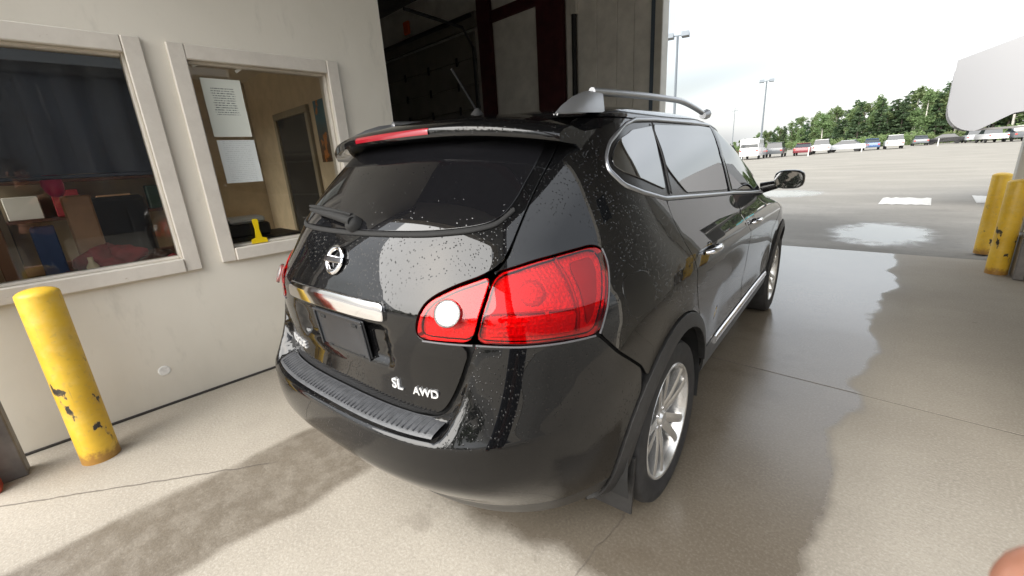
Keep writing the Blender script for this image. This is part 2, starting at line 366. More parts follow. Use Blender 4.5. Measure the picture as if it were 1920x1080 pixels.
# ribbed lower liner
for i in range(16):
    xx = -5.0+i*.088
    bpart(MB().rect(xx, xx+.060, FY-.006, FY+.018, .0, 1.98, .008), 'liner_rib', 'metal_panel', fw_)
bpart(MB().rect(-5.02, -3.60, FY-.012, FY+.018, 1.981, 2.005), 'liner_cap', 'metal_panel', fw_)
for (a, b) in ((-5.92, -5.29), (-7.56, -7.18)):
    cb = MB().rect(a, b, FY-.06, FY-.045, 0, 5.4).rect(a, b, FY-.005, FY+.018, 0, 5.4).rect((a+b)/2-.012, (a+b)/2+.012, FY-.0445, FY-.0055, 0, 5.4)
    bpart(cb, 'steel_column', 'steel_maroon')
for z in (4.26,):
    bpart(MB().rect(-7.17, -5.93, FY-.04, FY+.015, z, z+.22, .01), 'girt', 'steel_maroon')
bpart(MB().tube([(-5.06, FY-.03, 0), (-5.06, FY-.03, 3.9)], .045, 12), 'conduit', 'black_rubber', bld, 40)
bpart(MB().rect(-5.13, -4.99, FY-.07, FY+.015, 3.9, 5.2, .01), 'junction_duct', 'jamb_trim')
bpart(MB().rect(-3.58, -3.515, FY-.02, FY+.14, 0, 5.4, .006), 'door_gasket', 'light_gasket')
bpart(MB().rect(-3.511, -3.381, FY-.03, FY+.20, 0, 5.4, .01), 'exit_jamb', 'jamb_trim')
# sectional door of the next bay
sd = empty('sectional_door', (-9.97, FY-3.3, 0), 0, bld)
for i in range(8):
    z = .02+i*.53
    bpart(MB().rect(DOORX[0], DOORX[1], FY+.0, FY+.045, z, z+.522, .012), 'door_panel', 'door_panel_dark', sd)
for xh in (-11.6, -10.55, -9.5, -8.4):
    for i in range(1, 8):
        bpart(MB().rect(xh-.03, xh+.03, FY-.03, FY-.001, .02+i*.53-.09, .02+i*.53+.09, .006), 'hinge', 'black_rubber', sd)
bpart(MB().tube([(DOORX[1]+.03, FY-.08, 0), (DOORX[1]+.03, FY-.08, 3.9), (DOORX[1]+.03, FY-.35, 4.25), (DOORX[1]+.03, FY-1.8, 4.35)], .03, 6), 'door_track', 'black_rubber', sd)
bpart(MB().rect(-13.5, -7.57, FY-.10, FY-.0, 4.30, 4.58), 'door_header', 'door_panel_dark')
bpart(MB().tube([(-12.4, FY-.22, 4.48), (-7.6, FY-.22, 4.48)], .05, 8), 'torsion_shaft', 'black_rubber')
simple('orange_plastic', (.65, .10, .02), .5)
bpart(MB().rect(-9.92, -9.70, FY-.34, FY-.27, 4.58, 4.86, .02), 'warning_lamp', 'orange_plastic')
# roof, right wall, rear wall with the entry opening
bpart(MB().rect(-14, 1.15, REAR_Y-.15, FY+.22, 5.42, 5.55), 'roof_deck', 'ceiling_dark')
for yy in (0.6, 2.8, 5.0):
    bpart(MB().rect(-13.84, 1.0, yy, yy+.16, 5.1, 5.41), 'roof_beam', 'steel_maroon')
bpart(MB().rect(-3.38, .70, FY-.0, FY+.18, 4.25, 5.4), 'exit_header', 'wall_paint')
bpart(MB().rect(RIGHT_X, RIGHT_X+.14, 2.3, FY+.2, 0, 5.4), 'right_wall', 'wall_paint')
bpart(MB().rect(RIGHT_X-.02, RIGHT_X-.002, 2.55, 2.95, 2.2, 2.65, .008), 'vent_window', 'light_gasket')
bpart(MB().rect(RIGHT_X, RIGHT_X+.14, REAR_Y-.14, REAR_Y+.06, 0, 5.4), 'corner_post', 'steel_maroon')
bpart(MB().rect(.70, RIGHT_X-.002, FY-.02, FY+.19, 0, 5.4, .01), 'exit_jamb', 'jamb_trim')
bpart(MB().rect(-14, -13.85, REAR_Y, FY, 0, 5.4), 'far_side_wall', 'metal_panel')
rw_ = MB().rect(-13.84, -6.35, REAR_Y-.14, REAR_Y, 0, 5.4).rect(-4.70, WALL_X-.17, REAR_Y-.14, REAR_Y, 0, 5.4).rect(-6.35, -4.70, REAR_Y-.14, REAR_Y, 0, .85).rect(-6.35, -4.70, REAR_Y-.14, REAR_Y, 2.45, 5.4)
bpart(rw_, 'rear_wall', 'wall_paint')
added_win_ = empty('window', (-2.0, REAR_Y-3.3, 0), 0, bld)  # unseen window added in the rear wall to bring daylight into the office
bpart(MB().rect(-6.33, -4.72, REAR_Y-.08, REAR_Y-.074, .87, 2.43), 'pane', 'window_pane', added_win_)
for a_ in (-6.345, -5.56, -4.765): bpart(MB().rect(a_, a_+.06, REAR_Y-.10, REAR_Y-.05, .86, 2.44, .004), 'added_window_bar', 'frame_paint', added_win_)
bpart(MB().rect(WALL_X-.168, RIGHT_X-.002, REAR_Y-.14, REAR_Y+.0, 3.6, 5.4), 'entry_header', 'wall_paint')  # out of view; lower edge set to clip the bright patch mirrored in the tailgate
# entry jamb at the left edge: grey steel channel with red-painted guard behind it
simple('jamb_steel', (.16, .15, .145), .5, .3, var=.25, scale=8)
simple('red_guard', (.45, .07, .04), .5, var=.2, scale=8)
bpart(MB().rect(-3.33, -3.225, -.60, -.455, 0, 4.4, .006), 'entry_post', 'jamb_steel')
bpart(MB().rect(-3.222, -3.13, -.615, -.545, 0, 1.1, .01), 'corner_guard', 'red_guard')

# ------------------------------------------------------------------ office interior seen through the windows
simple('office_wall_tan', (.64, .535, .38), .8, var=.08); simple('office_floor', (.30, .25, .19), .7, var=.2)
simple('office_ceiling', (.7, .66, .58), .9)
bpart(MB().rect(-6.6, -6.5, -.6, 2.04, 0, 2.7), 'office_back_wall', 'office_wall_tan')
bpart(MB().rect(-6.49, WALL_X-TH-.002, -.6, 2.04, 2.6, 2.69), 'office_ceiling', 'office_ceiling')
bpart(MB().rect(-6.49, WALL_X-TH-.002, -.60, 2.04, .001, .012), 'office_floor', 'office_floor')
bpart(MB().rect(-6.49, WALL_X-TH-.002, 2.0, 2.045, .013, 2.6), 'office_partition', 'office_wall_tan')
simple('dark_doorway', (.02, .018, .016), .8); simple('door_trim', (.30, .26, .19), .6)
dr = empty('inner_door', (-2.0, 1.9-3.3, 0), 0, bld)
bpart(MB().rect(-5.55, -4.75, 1.985, 1.997, .02, 2.05), 'doorway_shade_sheet', 'dark_doorway', dr)  # flat near-black sheet standing in for the shade inside the doorway
for a, b in ((-5.63, -5.56), (-4.74, -4.67)): bpart(MB().rect(a, b, 1.965, 1.998, .02, 2.05, .004), 'door_trim', 'door_trim', dr)
bpart(MB().rect(-5.63, -4.67, 1.965, 1.998, 2.053, 2.12, .004), 'door_trim', 'door_trim', dr)
# notices taped inside the second window
t = NT('notice_print'); P = t.obj(); s_ = t.sep(P)
wv = t.math('SINE', t.math('MULTIPLY', s_[2], 420.0)); nn = t.noise(t.scale(P, (1, 1, .25)), 190, 2, .6)
ln = t.math('MULTIPLY', t.step(wv, .1, .5), t.step(nn, .44, .50))
wid = t.math('SUBTRACT', 1.0, t.step(t.math('ADD', t.math('ABSOLUTE', s_[1]), t.math('MULTIPLY', t.noise(P, 24, 1), .03)), .075, .09))
hh = t.math('MULTIPLY', t.step(s_[2], -.045, -.04), t.math('SUBTRACT', 1.0, t.step(s_[2], .13, .135)))
t.set(color=t.mix(t.math('MULTIPLY', t.math('MULTIPLY', ln, wid), hh), (.74, .77, .70), (.13, .14, .14)), rough=.7); M['notice_print'] = t.m
t = NT('notice_faint'); P = t.obj(); s_ = t.sep(P); wv = t.math('SINE', t.math('MULTIPLY', s_[2], 480.0)); nn = t.noise(t.scale(P, (1, 1, .25)), 200, 2, .6)
ln = t.math('MULTIPLY', t.step(wv, .2, .6), t.step(nn, .45, .52)); wid = t.math('SUBTRACT', 1.0, t.step(t.math('ABSOLUTE', s_[1]), .08, .09))
t.set(color=t.mix(t.math('MULTIPLY', t.math('MULTIPLY', ln, wid), .30), (.74, .78, .77), (.25, .27, .27)), rough=.7); M['notice_faint'] = t.m
def sheet(name, y0, y1, z0, z1, mat, x, curl=.006):
    b = MB(); n = 8; yc, zc_ = (y0+y1)/2, (z0+z1)/2; vs = []; 
    for i in range(n+1):
        for j in range(2*n+1):
            yy = y0+(y1-y0)*i/n-yc; zz = z0+(z1-z0)*j/(2*n)-zc_
            vs.append((curl*(abs(yy)/(y1-y0)*2)**2*random.uniform(.6, 1.0)*(zz < 0), yy, zz))
    fs = [(i*(2*n+1)+j, (i+1)*(2*n+1)+j, (i+1)*(2*n+1)+j+1, i*(2*n+1)+j+1) for i in range(n) for j in range(2*n)]
    off = len(vs); vs += [(v[0]-.0006, v[1], v[2]) for v in vs]; fs += [tuple(reversed([i+off for i in f])) for f in fs]
    b.add(vs, fs); o = b.build(name, mat, None, 60); o.location = (x, yc, zc_); return o
PX = WALL_X-.0695
tag(sheet('paper_notice', .846, 1.080, 1.722, 2.090, 'notice_print', PX), 'upper white printed notice taped to the right-hand office window', 'notice', 'notices on the window')
tag(sheet('paper_notice', .856, 1.088, 1.412, 1.700, 'notice_faint', PX), 'lower plain white notice taped under the printed one', 'notice', 'notices on the window')
simple('tape', (.75, .75, .70), .5)
for (yy, zz, a) in ((.84, 2.165, .5), (1.085, 2.155, .6)):
    tag(MB().box((PX+.001, yy, zz), (.001, .045, .018), Matrix.Rotation(a, 3, 'X')).build('tape_scrap', 'tape'), 'leftover tape scrap on the window glass above the notice, ' + ('left one' if yy < 1 else 'right one'), 'tape')
# yellow scraper standing on the sill
simple('yellow_plastic', (.86, .62, .01), .35)
scr = tag(empty('scraper', (WALL_X-.028, .963, .976)), 'small yellow plastic scraper standing on the window sill', 'scraper')
MB().prism([(-.055, 0), (.055, 0), (.050, .030), (.022, .040), (-.022, .040), (-.050, .030)], 'x', -.008, .008).build('blade', 'yellow_plastic', scr)
MB().prism([(-.020, .041), (.020, .041), (.013, .10), (.018, .165), (.008, .175), (-.012, .175), (-.020, .165), (-.013, .10)], 'x', -.009, .009).build('handle', 'yellow_plastic', scr)
# dark roller blind behind the first window
simple('navy_blind', (.012, .017, .032), .55, var=.3, scale=3)
bl = tag(empty('roller_blind', (WALL_X-.2, .0, 2.25)), 'dark navy blind covering the top half of the left office window', 'blind')
b = MB(); n = 30
for i in range(n+1):
    yy = -.55+1.12*i/n; dx_ = .008*math.sin(i*1.3)+.006*math.sin(i*.47)
    b.v += [(dx_, yy, 0), (dx_*1.8, yy, -.725), (dx_-.002, yy, 0), (dx_*1.8-.002, yy, -.725)]
for i in range(n): b.f += [(i*4, i*4+1, i*4+5, i*4+4), (i*4+2, i*4+6, i*4+7, i*4+3)]
b.build('fabric', 'navy_blind', bl, 60); MB().tube([(0, -.56, .02), (0, .58, .02)], .022, 10).build('roller', 'galv', bl)
MB().rect(-.012, .012, -.55, .57, -.75, -.726, .004).build('hem_bar', 'navy_blind', bl)
# furniture and clutter in the office
def thing1(mb, name, mat, label, cat, smooth=None, group=None): return tag(mb.build(name, mat, None, smooth), label, cat, group)
simple('brown_leather', (.085, .035, .022), .4, var=.2); simple('red_cloth', (.30, .018, .028), .8, var=.3); simple('pink_plastic', (.75, .06, .22), .35)
simple('tan_cardboard', (.42, .25, .14), .8, var=.15); simple('black_plastic', (.015, .015, .016), .45); simple('white_plastic', (.75, .75, .73), .4)
simple('dark_green', (.02, .05, .042), .6); simple('cream_cloth', (.62, .52, .34), .8); simple('blue_cloth', (.05, .09, .22), .8)
so = tag(empty('sofa', (-4.55, .10, .012)), 'brown leather sofa behind the left office window', 'sofa')
MB().rect(-.40, .40, -.50, .62, .10, .45, .05).build('seat', 'brown_leather', so); MB().rect(-.42, -.22, -.50, .62, .451, .88, .06).build('backrest', 'brown_leather', so)
MB().rect(-.40, .42, .625, .80, .10, .64, .05).build('armrest', 'brown_leather', so); MB().rect(-.40, .42, -.68, -.505, .10, .64, .05).build('armrest', 'brown_leather', so)
for xx in (-.35, .35):
    for yy in (-.6, .7): MB().rect(xx-.03, xx+.03, yy-.03, yy+.03, 0, .099).build('foot', 'black_plastic', so)
dk = tag(empty('desk', (-3.98, -.05, .012)), 'dark desk under the left office window', 'desk')
MB().rect(-.27, .27, -.50, .55, .80, .84, .006).build('desk_top', 'brown_leather', dk)
for xx in (-.24, .24):
    for yy in (-.46, .51): MB().rect(xx-.025, xx+.025, yy-.025, yy+.025, 0, .799).build('leg', 'black_plastic', dk)
def lump(c, r, seed=0, n=14, m=10, amp=.18):
    rr = random.Random(seed); b = MB(); ph = [rr.uniform(0, 6) for _ in range(6)]
    for i in range(m+1):
        th = PI*i/m
        for j in range(n):
            a = 2*PI*j/n; k = 1+amp*(math.sin(3*a+ph[0])*math.sin(2*th+ph[1])+.6*math.sin(5*a+ph[2])*math.sin(3*th+ph[3])+.35*math.sin(11*a+ph[4]+4*th)*math.sin(7*th+ph[5]))
            z = max(-.93*r[2], r[2]*math.cos(th)*k)
            b.v.append((c[0]+r[0]*math.sin(th)*math.cos(a)*k, c[1]+r[1]*math.sin(th)*math.sin(a)*k, c[2]+z))
    for i in range(m):
        for j in range(n): b.f.append((i*n+j, i*n+(j+1) % n, (i+1)*n+(j+1) % n, (i+1)*n+j))
    return b
thing1(lump((-4.02, .17, .945), (.17, .17, .095), 3, 40, 26, .30), 'red_jacket', 'red_cloth', 'crumpled dark red jacket on the desk behind the left window', 'jacket', 60)
thing1(lump((-3.95, .40, .915), (.15, .12, .065), 5, 32, 20, .25), 'brown_bag', 'brown_leather', 'soft brown bag beside the red jacket', 'bag', 60)
thing1(lump((-3.80, .475, .905), (.05, .05, .055), 6, amp=.05), 'red_ball', simple('red_gloss', (.55, .02, .05), .3), 'small red ball at the right end of the desk', 'ball', 60)
thing1(MB().lathe([(.001, .852), (.03, .852), (.032, .96), (.014, .99), (.014, 1.02), (.001, 1.022)], 14, 'z', (-3.78, .06, 0)), 'bottle', 'cream_cloth', 'cream squeeze bottle on the desk edge by the glass', 'bottle', 40)
thing1(MB().rect(-4.25, -4.12, .02, .17, .853, 1.40, .01), 'cardboard_box', 'tan_cardboard', 'tan cardboard box standing on the desk behind the left window', 'box')
thing1(lump((-4.2, .013, 1.475), (.05, .055, .085), 2, amp=.03), 'pink_lantern', 'pink_plastic', 'bright pink paper lantern hanging in the left office window', 'lantern', 60)
bpart(MB().tube([(-4.2, .013, 1.56), (-4.2, .013, 2.6)], .003, 5), 'lantern_cord', 'black_plastic')
oc = tag(empty('office_chair', (-4.42, .30, .012), .25), 'black office chair with a rounded back behind the red jacket', 'chair')
MB().rect(-.05, .02, -.20, .20, .70, 1.36, .05).build('backrest', 'black_plastic', oc, 40); MB().rect(-.02, .42, -.22, .22, .44, .52, .03).build('seat', 'black_plastic', oc, 40)
MB().tube([(.2, 0, .06), (.2, 0, .44)], .03, 8).build('column', 'galv', oc)
for i in range(5): MB().tube([(.2, 0, .07), (.2+.27*math.cos(i*1.2566), .27*math.sin(i*1.2566), .03)], [.025, .02], 6).build('base_leg', 'black_plastic', oc)
for s_i in (-1, 1): MB().rect(.0, .28, s_i*.24-.025, s_i*.24+.025, .66, .70, .01).build('armrest', 'black_plastic', oc)
sf = tag(empty('wall_shelf', (-6.36, .45, 1.15)), 'dark shelf on the back wall of the office', 'shelf')
for zz in (0, .36, .72): MB().rect(-.13, .13, -.85, .85, zz, zz+.03).build('board', 'brown_leather', sf)
for yy in (-.85, 0.0, .82): MB().rect(-.13, .13, yy, yy+.025, -.4, .0-.001).build('bracket', 'black_plastic', sf)
k_ = 0
for (yy, zz, w_, h_, mt, cn_) in ((-.35, 1.18, .24, .22, 'white_plastic', 'white'), (-.02, 1.18, .20, .26, 'red_cloth', 'dark red'), (.30, 1.18, .28, .18, 'tan_cardboard', 'tan'), (.72, 1.18, .22, .25, 'dark_green', 'dark green'), (-.20, 1.54, .26, .20, 'blue_cloth', 'dark blue'), (.15, 1.54, .20, .24, 'cream_cloth', 'cream'), (.58, 1.54, .30, .16, 'black_plastic', 'black')):
    thing1(MB().rect(-6.46, -6.27, yy, yy+w_, zz+.001, zz+h_, .006), 'storage_box', mt, cn_+' storage box on the shelf at the back of the office', 'box', None, 'boxes on the office shelf')
th_ = tag(empty('folded_papers', (-3.83, .27, .853)), 'loose white papers on the desk in front of the red jacket', 'papers')
for i in range(4): MB().box((random.uniform(-.02, .02), random.uniform(-.03, .03), .004+i*.005), (.13, .19, .003), Matrix.Rotation(random.uniform(-.5, .5), 3, 'Z')).build('sheet', 'white_plastic', th_)
thing1(lump((-3.80, -.06, .895), (.07, .09, .045), 9, 32, 20, .30), 'purple_cloth', simple('purple_cloth', (.10, .03, .09), .85), 'purple cloth bundle on the desk left of the cream bottle', 'cloth', 60)
thing1(MB().rect(-4.22, -4.02, -.16, -.05, .853, 1.22, .006), 'binder_stack', 'blue_cloth', 'dark blue binders standing on the desk beside the wood-edged door', 'binders')
ds = tag(empty('wood_door_leaf', (-4.36, -.30, .012)), 'wood-edged pale door standing open behind the left window', 'door')
simple('pale_door', (.50, .45, .37), .6, var=.08)
MB().rect(-.36, .30, -.02, .02, 0, 2.02, .004).build('leaf', 'pale_door', ds); MB().rect(.3015, .38, -.03, .03, 0, 2.02, .005).build('wood_edge', 'wood', ds)
cb_ = tag(empty('low_cabinet', (-3.93, 1.02, .012)), 'dark green low cabinet under the right-hand office window', 'cabinet')
MB().rect(-.24, .24, -.38, .30, 0, .95, .01).build('carcass', 'dark_green', cb_); MB().rect(-.26, .26, -.40, .32, .951, .98, .005).build('top', 'black_plastic', cb_)
pr_ = tag(empty('printer', (-4.0, 1.02, .993)), 'white desktop printer on the low cabinet', 'printer')
MB().rect(-.13, .15, -.16, .14, 0, .10, .015).build('body', 'black_plastic', pr_); MB().rect(-.10, .12, -.13, .12, .101, .15, .015).build('lid', 'white_plastic', pr_)
thing1(MB().rect(-4.12, -3.90, .70, .84, .993, 1.16, .01), 'red_file_box', 'red_cloth', 'dark red file box left of the printer', 'box')
t = NT('poster_print'); P = t.obj(); s_ = t.sep(P); n = t.noise(P, 5, 3)
c = t.mix(t.step(t.math('ADD', s_[2], t.math('MULTIPLY', n, .2)), -.05, .25), (.10, .05, .02), (.04, .16, .24)); c = t.mix(t.step(t.noise(P, 7, 2), .56, .62), c, (.55, .20, .04)); t.set(color=c, rough=.4); M['poster_print'] = t.m
o = MB().rect(-.19, .19, -.004, .004, -.29, .29).build('poster', 'poster_print'); o.location = (-4.36, 1.994, 1.84); tag(o, 'blue and orange poster on the office partition beside the dark doorway', 'poster')
o = MB().rect(-.12, .12, -.01, .01, -.6, .6).build('hanging_beads', simple('bead_tan', (.30, .22, .12), .6, var=.5, scale=60)); o.location = (-3.95, 1.985, 1.5); tag(o, 'tan curtain panel beside the poster in the right-hand window', 'curtain')

# ================================================================== bollards
t = NT('bollard_yellow'); P = t.obj(); s_ = t.sep(P)
n1 = t.noise(P, 4, 4, .6); n2 = t.noise(t.scale(P, (1, 1, .55)), 17, 3, .55); n3 = t.noise(P, 40, 3, .6)
c = t.mix(t.step(n1, .3, .7), (.70, .425, .030), (.84, .54, .05))
zone = t.math('MULTIPLY', t.step(s_[2], .07, .15), t.math('SUBTRACT', 1.0, t.step(s_[2], .52, .62)))
ring_ = t.math('MULTIPLY', t.step(n2, .585, .62), zone); c = t.mix(t.math('MULTIPLY', ring_, .55), c, (.50, .30, .10))
chip = t.math('MULTIPLY', t.step(n2, .62, .645), zone); c = t.mix(chip, c, (.030, .028, .026))
scr_ = t.math('MULTIPLY', t.step(t.noise(t.scale(P, (1, 1, .06)), 60, 3, .6), .66, .72), t.step(t.noise(P, 5, 2), .45, .6)); c = t.mix(t.math('MULTIPLY', scr_, .5), c, (.34, .22, .08))
fade = t.step(t.noise(P, 7, 4, .65), .48, .70); c = t.mix(t.math('MULTIPLY', fade, .35), c, (.80, .60, .22))
c = t.mix(t.math('MULTIPLY', t.step(n3, .54, .7), .40), c, (.50, .33, .10))
rust = t.math('MULTIPLY', t.math('SUBTRACT', 1.0, t.step(t.math('ADD', s_[2], t.math('MULTIPLY', n3, .14)), .09, .16)), .8); c = t.mix(rust, c, (.26, .11, .035))
t.set(color=c, rough=.45, spec=.5); t.bump(t.math('SUBTRACT', n1, chip), .2, .004); M['bollard_yellow'] = t.m
def bollard(x, y, h, r, rz, label, tilt=(0, 0)):
    b = MB(); prof_ = [(r*1.01, 0), (r, .03), (r, .25), (r, .5), (r, h-.035)]
    for i in range(1, 7):
        a = i/6*PI/2; prof_.append((max(.001, r*math.cos(a)*.999+(.001)), h-.035+.035*math.sin(a)))
    b.lathe(prof_, 40); o = b.build('bollard', 'bollard_yellow', None, 50); o.location = (x, y, 0); o.rotation_euler = (tilt[0], tilt[1], rz)
    return tag(o, label, 'bollard', 'yellow steel bollards')
bollard(-3.118, -.177, .985, .082, 2.2, 'yellow steel bollard with black paint chips against the cream office wall')
bollard(.683, 6.60, .965, .085, .6, 'nearer yellow bollard with rusty foot at the right side of the exit')
bollard(.645, 7.68, .965, .085, 4.1, 'farther yellow bollard standing just outside the exit, behind the rusty one')
# grey box between bollards and jamb
thing1(MB().rect(.775, .855, 6.35, 6.75, 0.0, .42, .01), 'floor_box', 'jamb_steel', 'grey metal box on the floor behind the right-hand bollard', 'box')


# white trailer outside, only its rounded overhanging nose reaches into the picture
simple('white_gloss', (.37, .37, .38), .4); simple('grey_underside', (.26, .25, .24), .6); simple('trailer_trim', (.10, .10, .11), .5)
TRY = 12.0
tr = tag(empty('white_trailer', (2.6, TRY+1.0, -.02)), 'white trailer with rounded overhanging nose cut off by the right edge', 'trailer')
poly = [(.083, 2.72), (.085, 1.95)]
for i in range(1, 9):
    a = PI+i/8*PI*.5; poly.append((.085+.42+.42*math.cos(a), 1.95+.47*math.sin(a)*1.04))
poly += [(.56, 1.475), (.95, 1.72), (1.5, 1.80), (1.5, .62), (5.2, .62), (5.2, 3.1), (2.2, 3.1), (1.0, 3.02)]
MB().prism([(x-2.6, z+.02) for x, z in poly], 'y', -1.0, -.94).build('side_wall', 'white_gloss', tr, 30)
MB().prism([(x-2.6, z+.02) for x, z in poly], 'y', 1.1, 1.16).build('side_wall', 'white_gloss', tr, 30)
MB().prism([(x-2.6, z+.02) for x, z in ((.10, 2.72), (1.0, 3.0), (2.2, 3.08), (5.18, 3.08), (5.18, 3.03), (2.2, 3.03), (1.0, 2.95), (.15, 2.68))], 'y', -.939, 1.099).build('roof', 'white_gloss', tr, 30)
MB().prism([(x-2.6, z+.02) for x, z in ((.092, 2.70), (.092, 1.95), (.14, 1.95), (.14, 2.68))], 'y', -.939, 1.099).build('nose', 'white_gloss', tr, 30)
MB().prism([(x-2.6, z+.02) for x, z in ((.10, 1.90), (.25, 1.58), (.52, 1.465), (1.49, 1.465), (1.49, 1.50), (.54, 1.50), (.28, 1.62), (.14, 1.92))], 'y', -.939, 1.099).build('underside', 'grey_underside', tr, 30)
MB().rect(-1.10, 2.58, -.93, 1.09, .60, .66).build('floor', 'grey_underside', tr)
for yy in (-.98, 1.00):
    for xx in (.6, 1.5): MB().lathe([(.001, 0), (.22, 0), (.33, .02), (.36, .06), (.36, .16), (.001, .17)], 22, 'y', (xx, yy, .36)).build('wheel', 'black_rubber', tr, 35)
for xx in (-1.0,): MB().rect(xx-.05, xx+.05, -.1, .1, 0, .60).build('landing_leg', 'jamb_steel', tr)

# ================================================================== outdoors: poles, parked cars, trees
simple('pole_grey', (.13, .15, .17), .5, .2)
def light_pole(x, y, h, label, rz=.3):
    p = tag(empty('light_pole', (x, y, -.02), rz), label, 'light pole', 'parking lot light poles')
    MB().lathe([(.30, 0), (.30, .6), (.22, .62), (.001, .63)], 14).build('footing', simple('footing', (.40, .38, .35), .9) if 'footing' not in M else 'footing', p)
    MB().tube([(0, 0, .6), (0, 0, h-.15)], [.13, .09], 8).build('mast', 'pole_grey', p)
    MB().rect(-.85, .85, -.04, .04, h-.15, h-.07).build('crossarm', 'pole_grey', p)
    for s in (-1, 1): MB().prism([(-.45, -.16), (.45, -.16), (.45, .04), (-.36, .20)], 'x', s*.62-.30, s*.62+.30).build('lamp_head', 'pole_grey', p, None, (0, 0, h-.1))
light_pole(-17.35, 40, 11.0, 'tall twin-head light pole right beside the building corner')
light_pole(-19.0, 75, 10.5, 'twin-head light pole standing in the lot near the parked cars')
up_ = tag(empty('utility_pole', (-46.0, 150, -.02)), 'faint bare utility pole far left of the trees', 'utility pole')
MB().tube([(0, 0, 0), (0, 0, 13)], [.12, .08], 6).build('mast', 'pole_grey', up_); MB().rect(-.9, .9, -.05, .05, 12.1, 12.25).build('crossarm', 'pole_grey', up_)

for nm, col in dict(white=(.72, .72, .72), silver=(.42, .44, .46), black=(.02, .02, .022), grey=(.12, .13, .14), blue=(.05, .10, .22), red=(.45, .03, .03), teal=(.06, .42, .50), maroon=(.16, .02, .03)).items():
    simple('paint_'+nm, col, .25, .1, coat=.6)
simple('car_glass', (.02, .025, .03), .08); simple('car_tyre', (.02, .02, .02), .8); simple('car_lamp', (.5, .04, .03), .3); simple('hub_cap', (.5, .5, .5), .35, .8)
PROF = dict(   # lower body side outline, glasshouse outline (length, height), half width
 sedan=([(-2.25, .35), (-2.3, .62), (-2.2, .92), (-1.35, .98), (1.0, .95), (2.1, .78), (2.28, .58), (2.25, .32)], [(-1.55, .95), (-.95, 1.42), (.35, 1.43), (1.15, .94)], .88),
 suv=([(-2.2, .40), (-2.28, .70), (-2.2, 1.08), (1.05, 1.06), (2.0, .98), (2.25, .70), (2.2, .38)], [(-2.12, 1.05), (-1.85, 1.70), (.30, 1.72), (1.10, 1.04)], .92),
 pickup=([(-2.7, .48), (-2.75, .80), (-2.72, 1.10), (-.6, 1.12), (1.3, 1.12), (2.5, 1.05), (2.68, .75), (2.6, .42)], [(-.62, 1.10), (-.45, 1.80), (.75, 1.80), (1.45, 1.10)], .97),
 van=([(-2.5, .40), (-2.55, .9), (-2.52, 1.30), (1.4, 1.25), (2.3, 1.05), (2.5, .75), (2.45, .38)], [(-2.50, 1.28), (-2.45, 2.25), (1.0, 2.25), (1.75, 1.22)], .98))
def outline_body(poly, hw, taper=.06):
    "side outline swept across the width with rolled edges"
    b = MB(); xs_ = [-hw, -hw+taper, hw-taper, hw]; n = len(poly); cy_ = sum(p[0] for p in poly)/n; cz_ = sum(p[1] for p in poly)/n
    for i, x_ in enumerate(xs_):
        k = .955 if i in (0, 3) else 1.0
        b.v += [(x_, cy_+(p[0]-cy_)*k, cz_+(p[1]-cz_)*k) for p in poly]
    for i in range(3):
        for j in range(n): b.f.append((i*n+j, i*n+(j+1) % n, (i+1)*n+(j+1) % n, (i+1)*n+j))
    b.f.append(tuple(range(n))); b.f.append(tuple(3*n+j for j in range(n-1, -1, -1))); return b
PMESH = {}
def parked(kind, paint_, x, y, rz, label, extra=None):
    lo, up, hw = PROF[kind]; c = tag(empty('parked_car', (x, y, -.02), rz), label, 'van' if kind == 'van' else ('pickup truck' if kind == 'pickup' else 'car'), 'vehicles parked across the lot')
    def shared(key, fn, name, mat, loc=None):
        if key not in PMESH:
            o = fn().build(name, mat, c, 40); PMESH[key] = o.data
        else: o = link(name, PMESH[key], c)
        if loc: o.location = loc
        return o
    shared((kind, 'b', paint_), lambda: outline_body(lo, hw), 'body', 'paint_'+paint_)
    def roof():
        b = MB(); u = up; b2 = [(p[0], p[1]) for p in u]; hw2 = hw-.06
        n = 4; tops = [(hw2-.16 if p[1] > 1.35 else hw2-.02) for p in b2]
        b.v = [(-w_, p[0], p[1]) for p, w_ in zip(b2, tops)]+[(w_, p[0], p[1]) for p, w_ in zip(b2, tops)]
        b.f = [(0, 1, 2, 3), (7, 6, 5, 4), (0, 4, 5, 1), (1, 5, 6, 2), (2, 6, 7, 3)]; return b
    shared((kind, 'g'), roof, 'window_band', 'car_glass')
    def cap():
        b = MB(); p1, p2 = up[1], up[2]; w_ = hw-.06-.155
        return b.rect(-w_, w_, p1[0]-.06, p2[0]+.06, p1[1]-.03, p1[1]+.035, .02)
    shared((kind, 'r', paint_), cap, 'roof', 'paint_'+paint_)
    if kind == 'van':
        shared((kind, 'p', paint_), lambda: MB().rect(-hw+.03, hw-.03, up[0][0]+.02, .35, 1.2, 2.2, .05), 'cargo_side', 'paint_'+paint_)
    for sx_ in (-1, 1):
        for yy in (lo[0][0]*.62, lo[-1][0]*.62):
            shared(('w', sx_), lambda: MB().lathe([(.001, .02), (.20, .03), (.30, .03), (.33, .06), (.33, .20), (.001, .21)], 14, 'x'), 'wheel', 'car_tyre', (sx_*hw-(.21 if sx_ > 0 else 0), yy, .33))
        shared((kind, 'l'), lambda: MB().rect(-.10, .10, -.03, .03, -.08, .08, .01), 'tail_lamp', 'car_lamp', (sx_*(hw-.16), lo[1][0]+.01, lo[1][1]+.10))
    return c
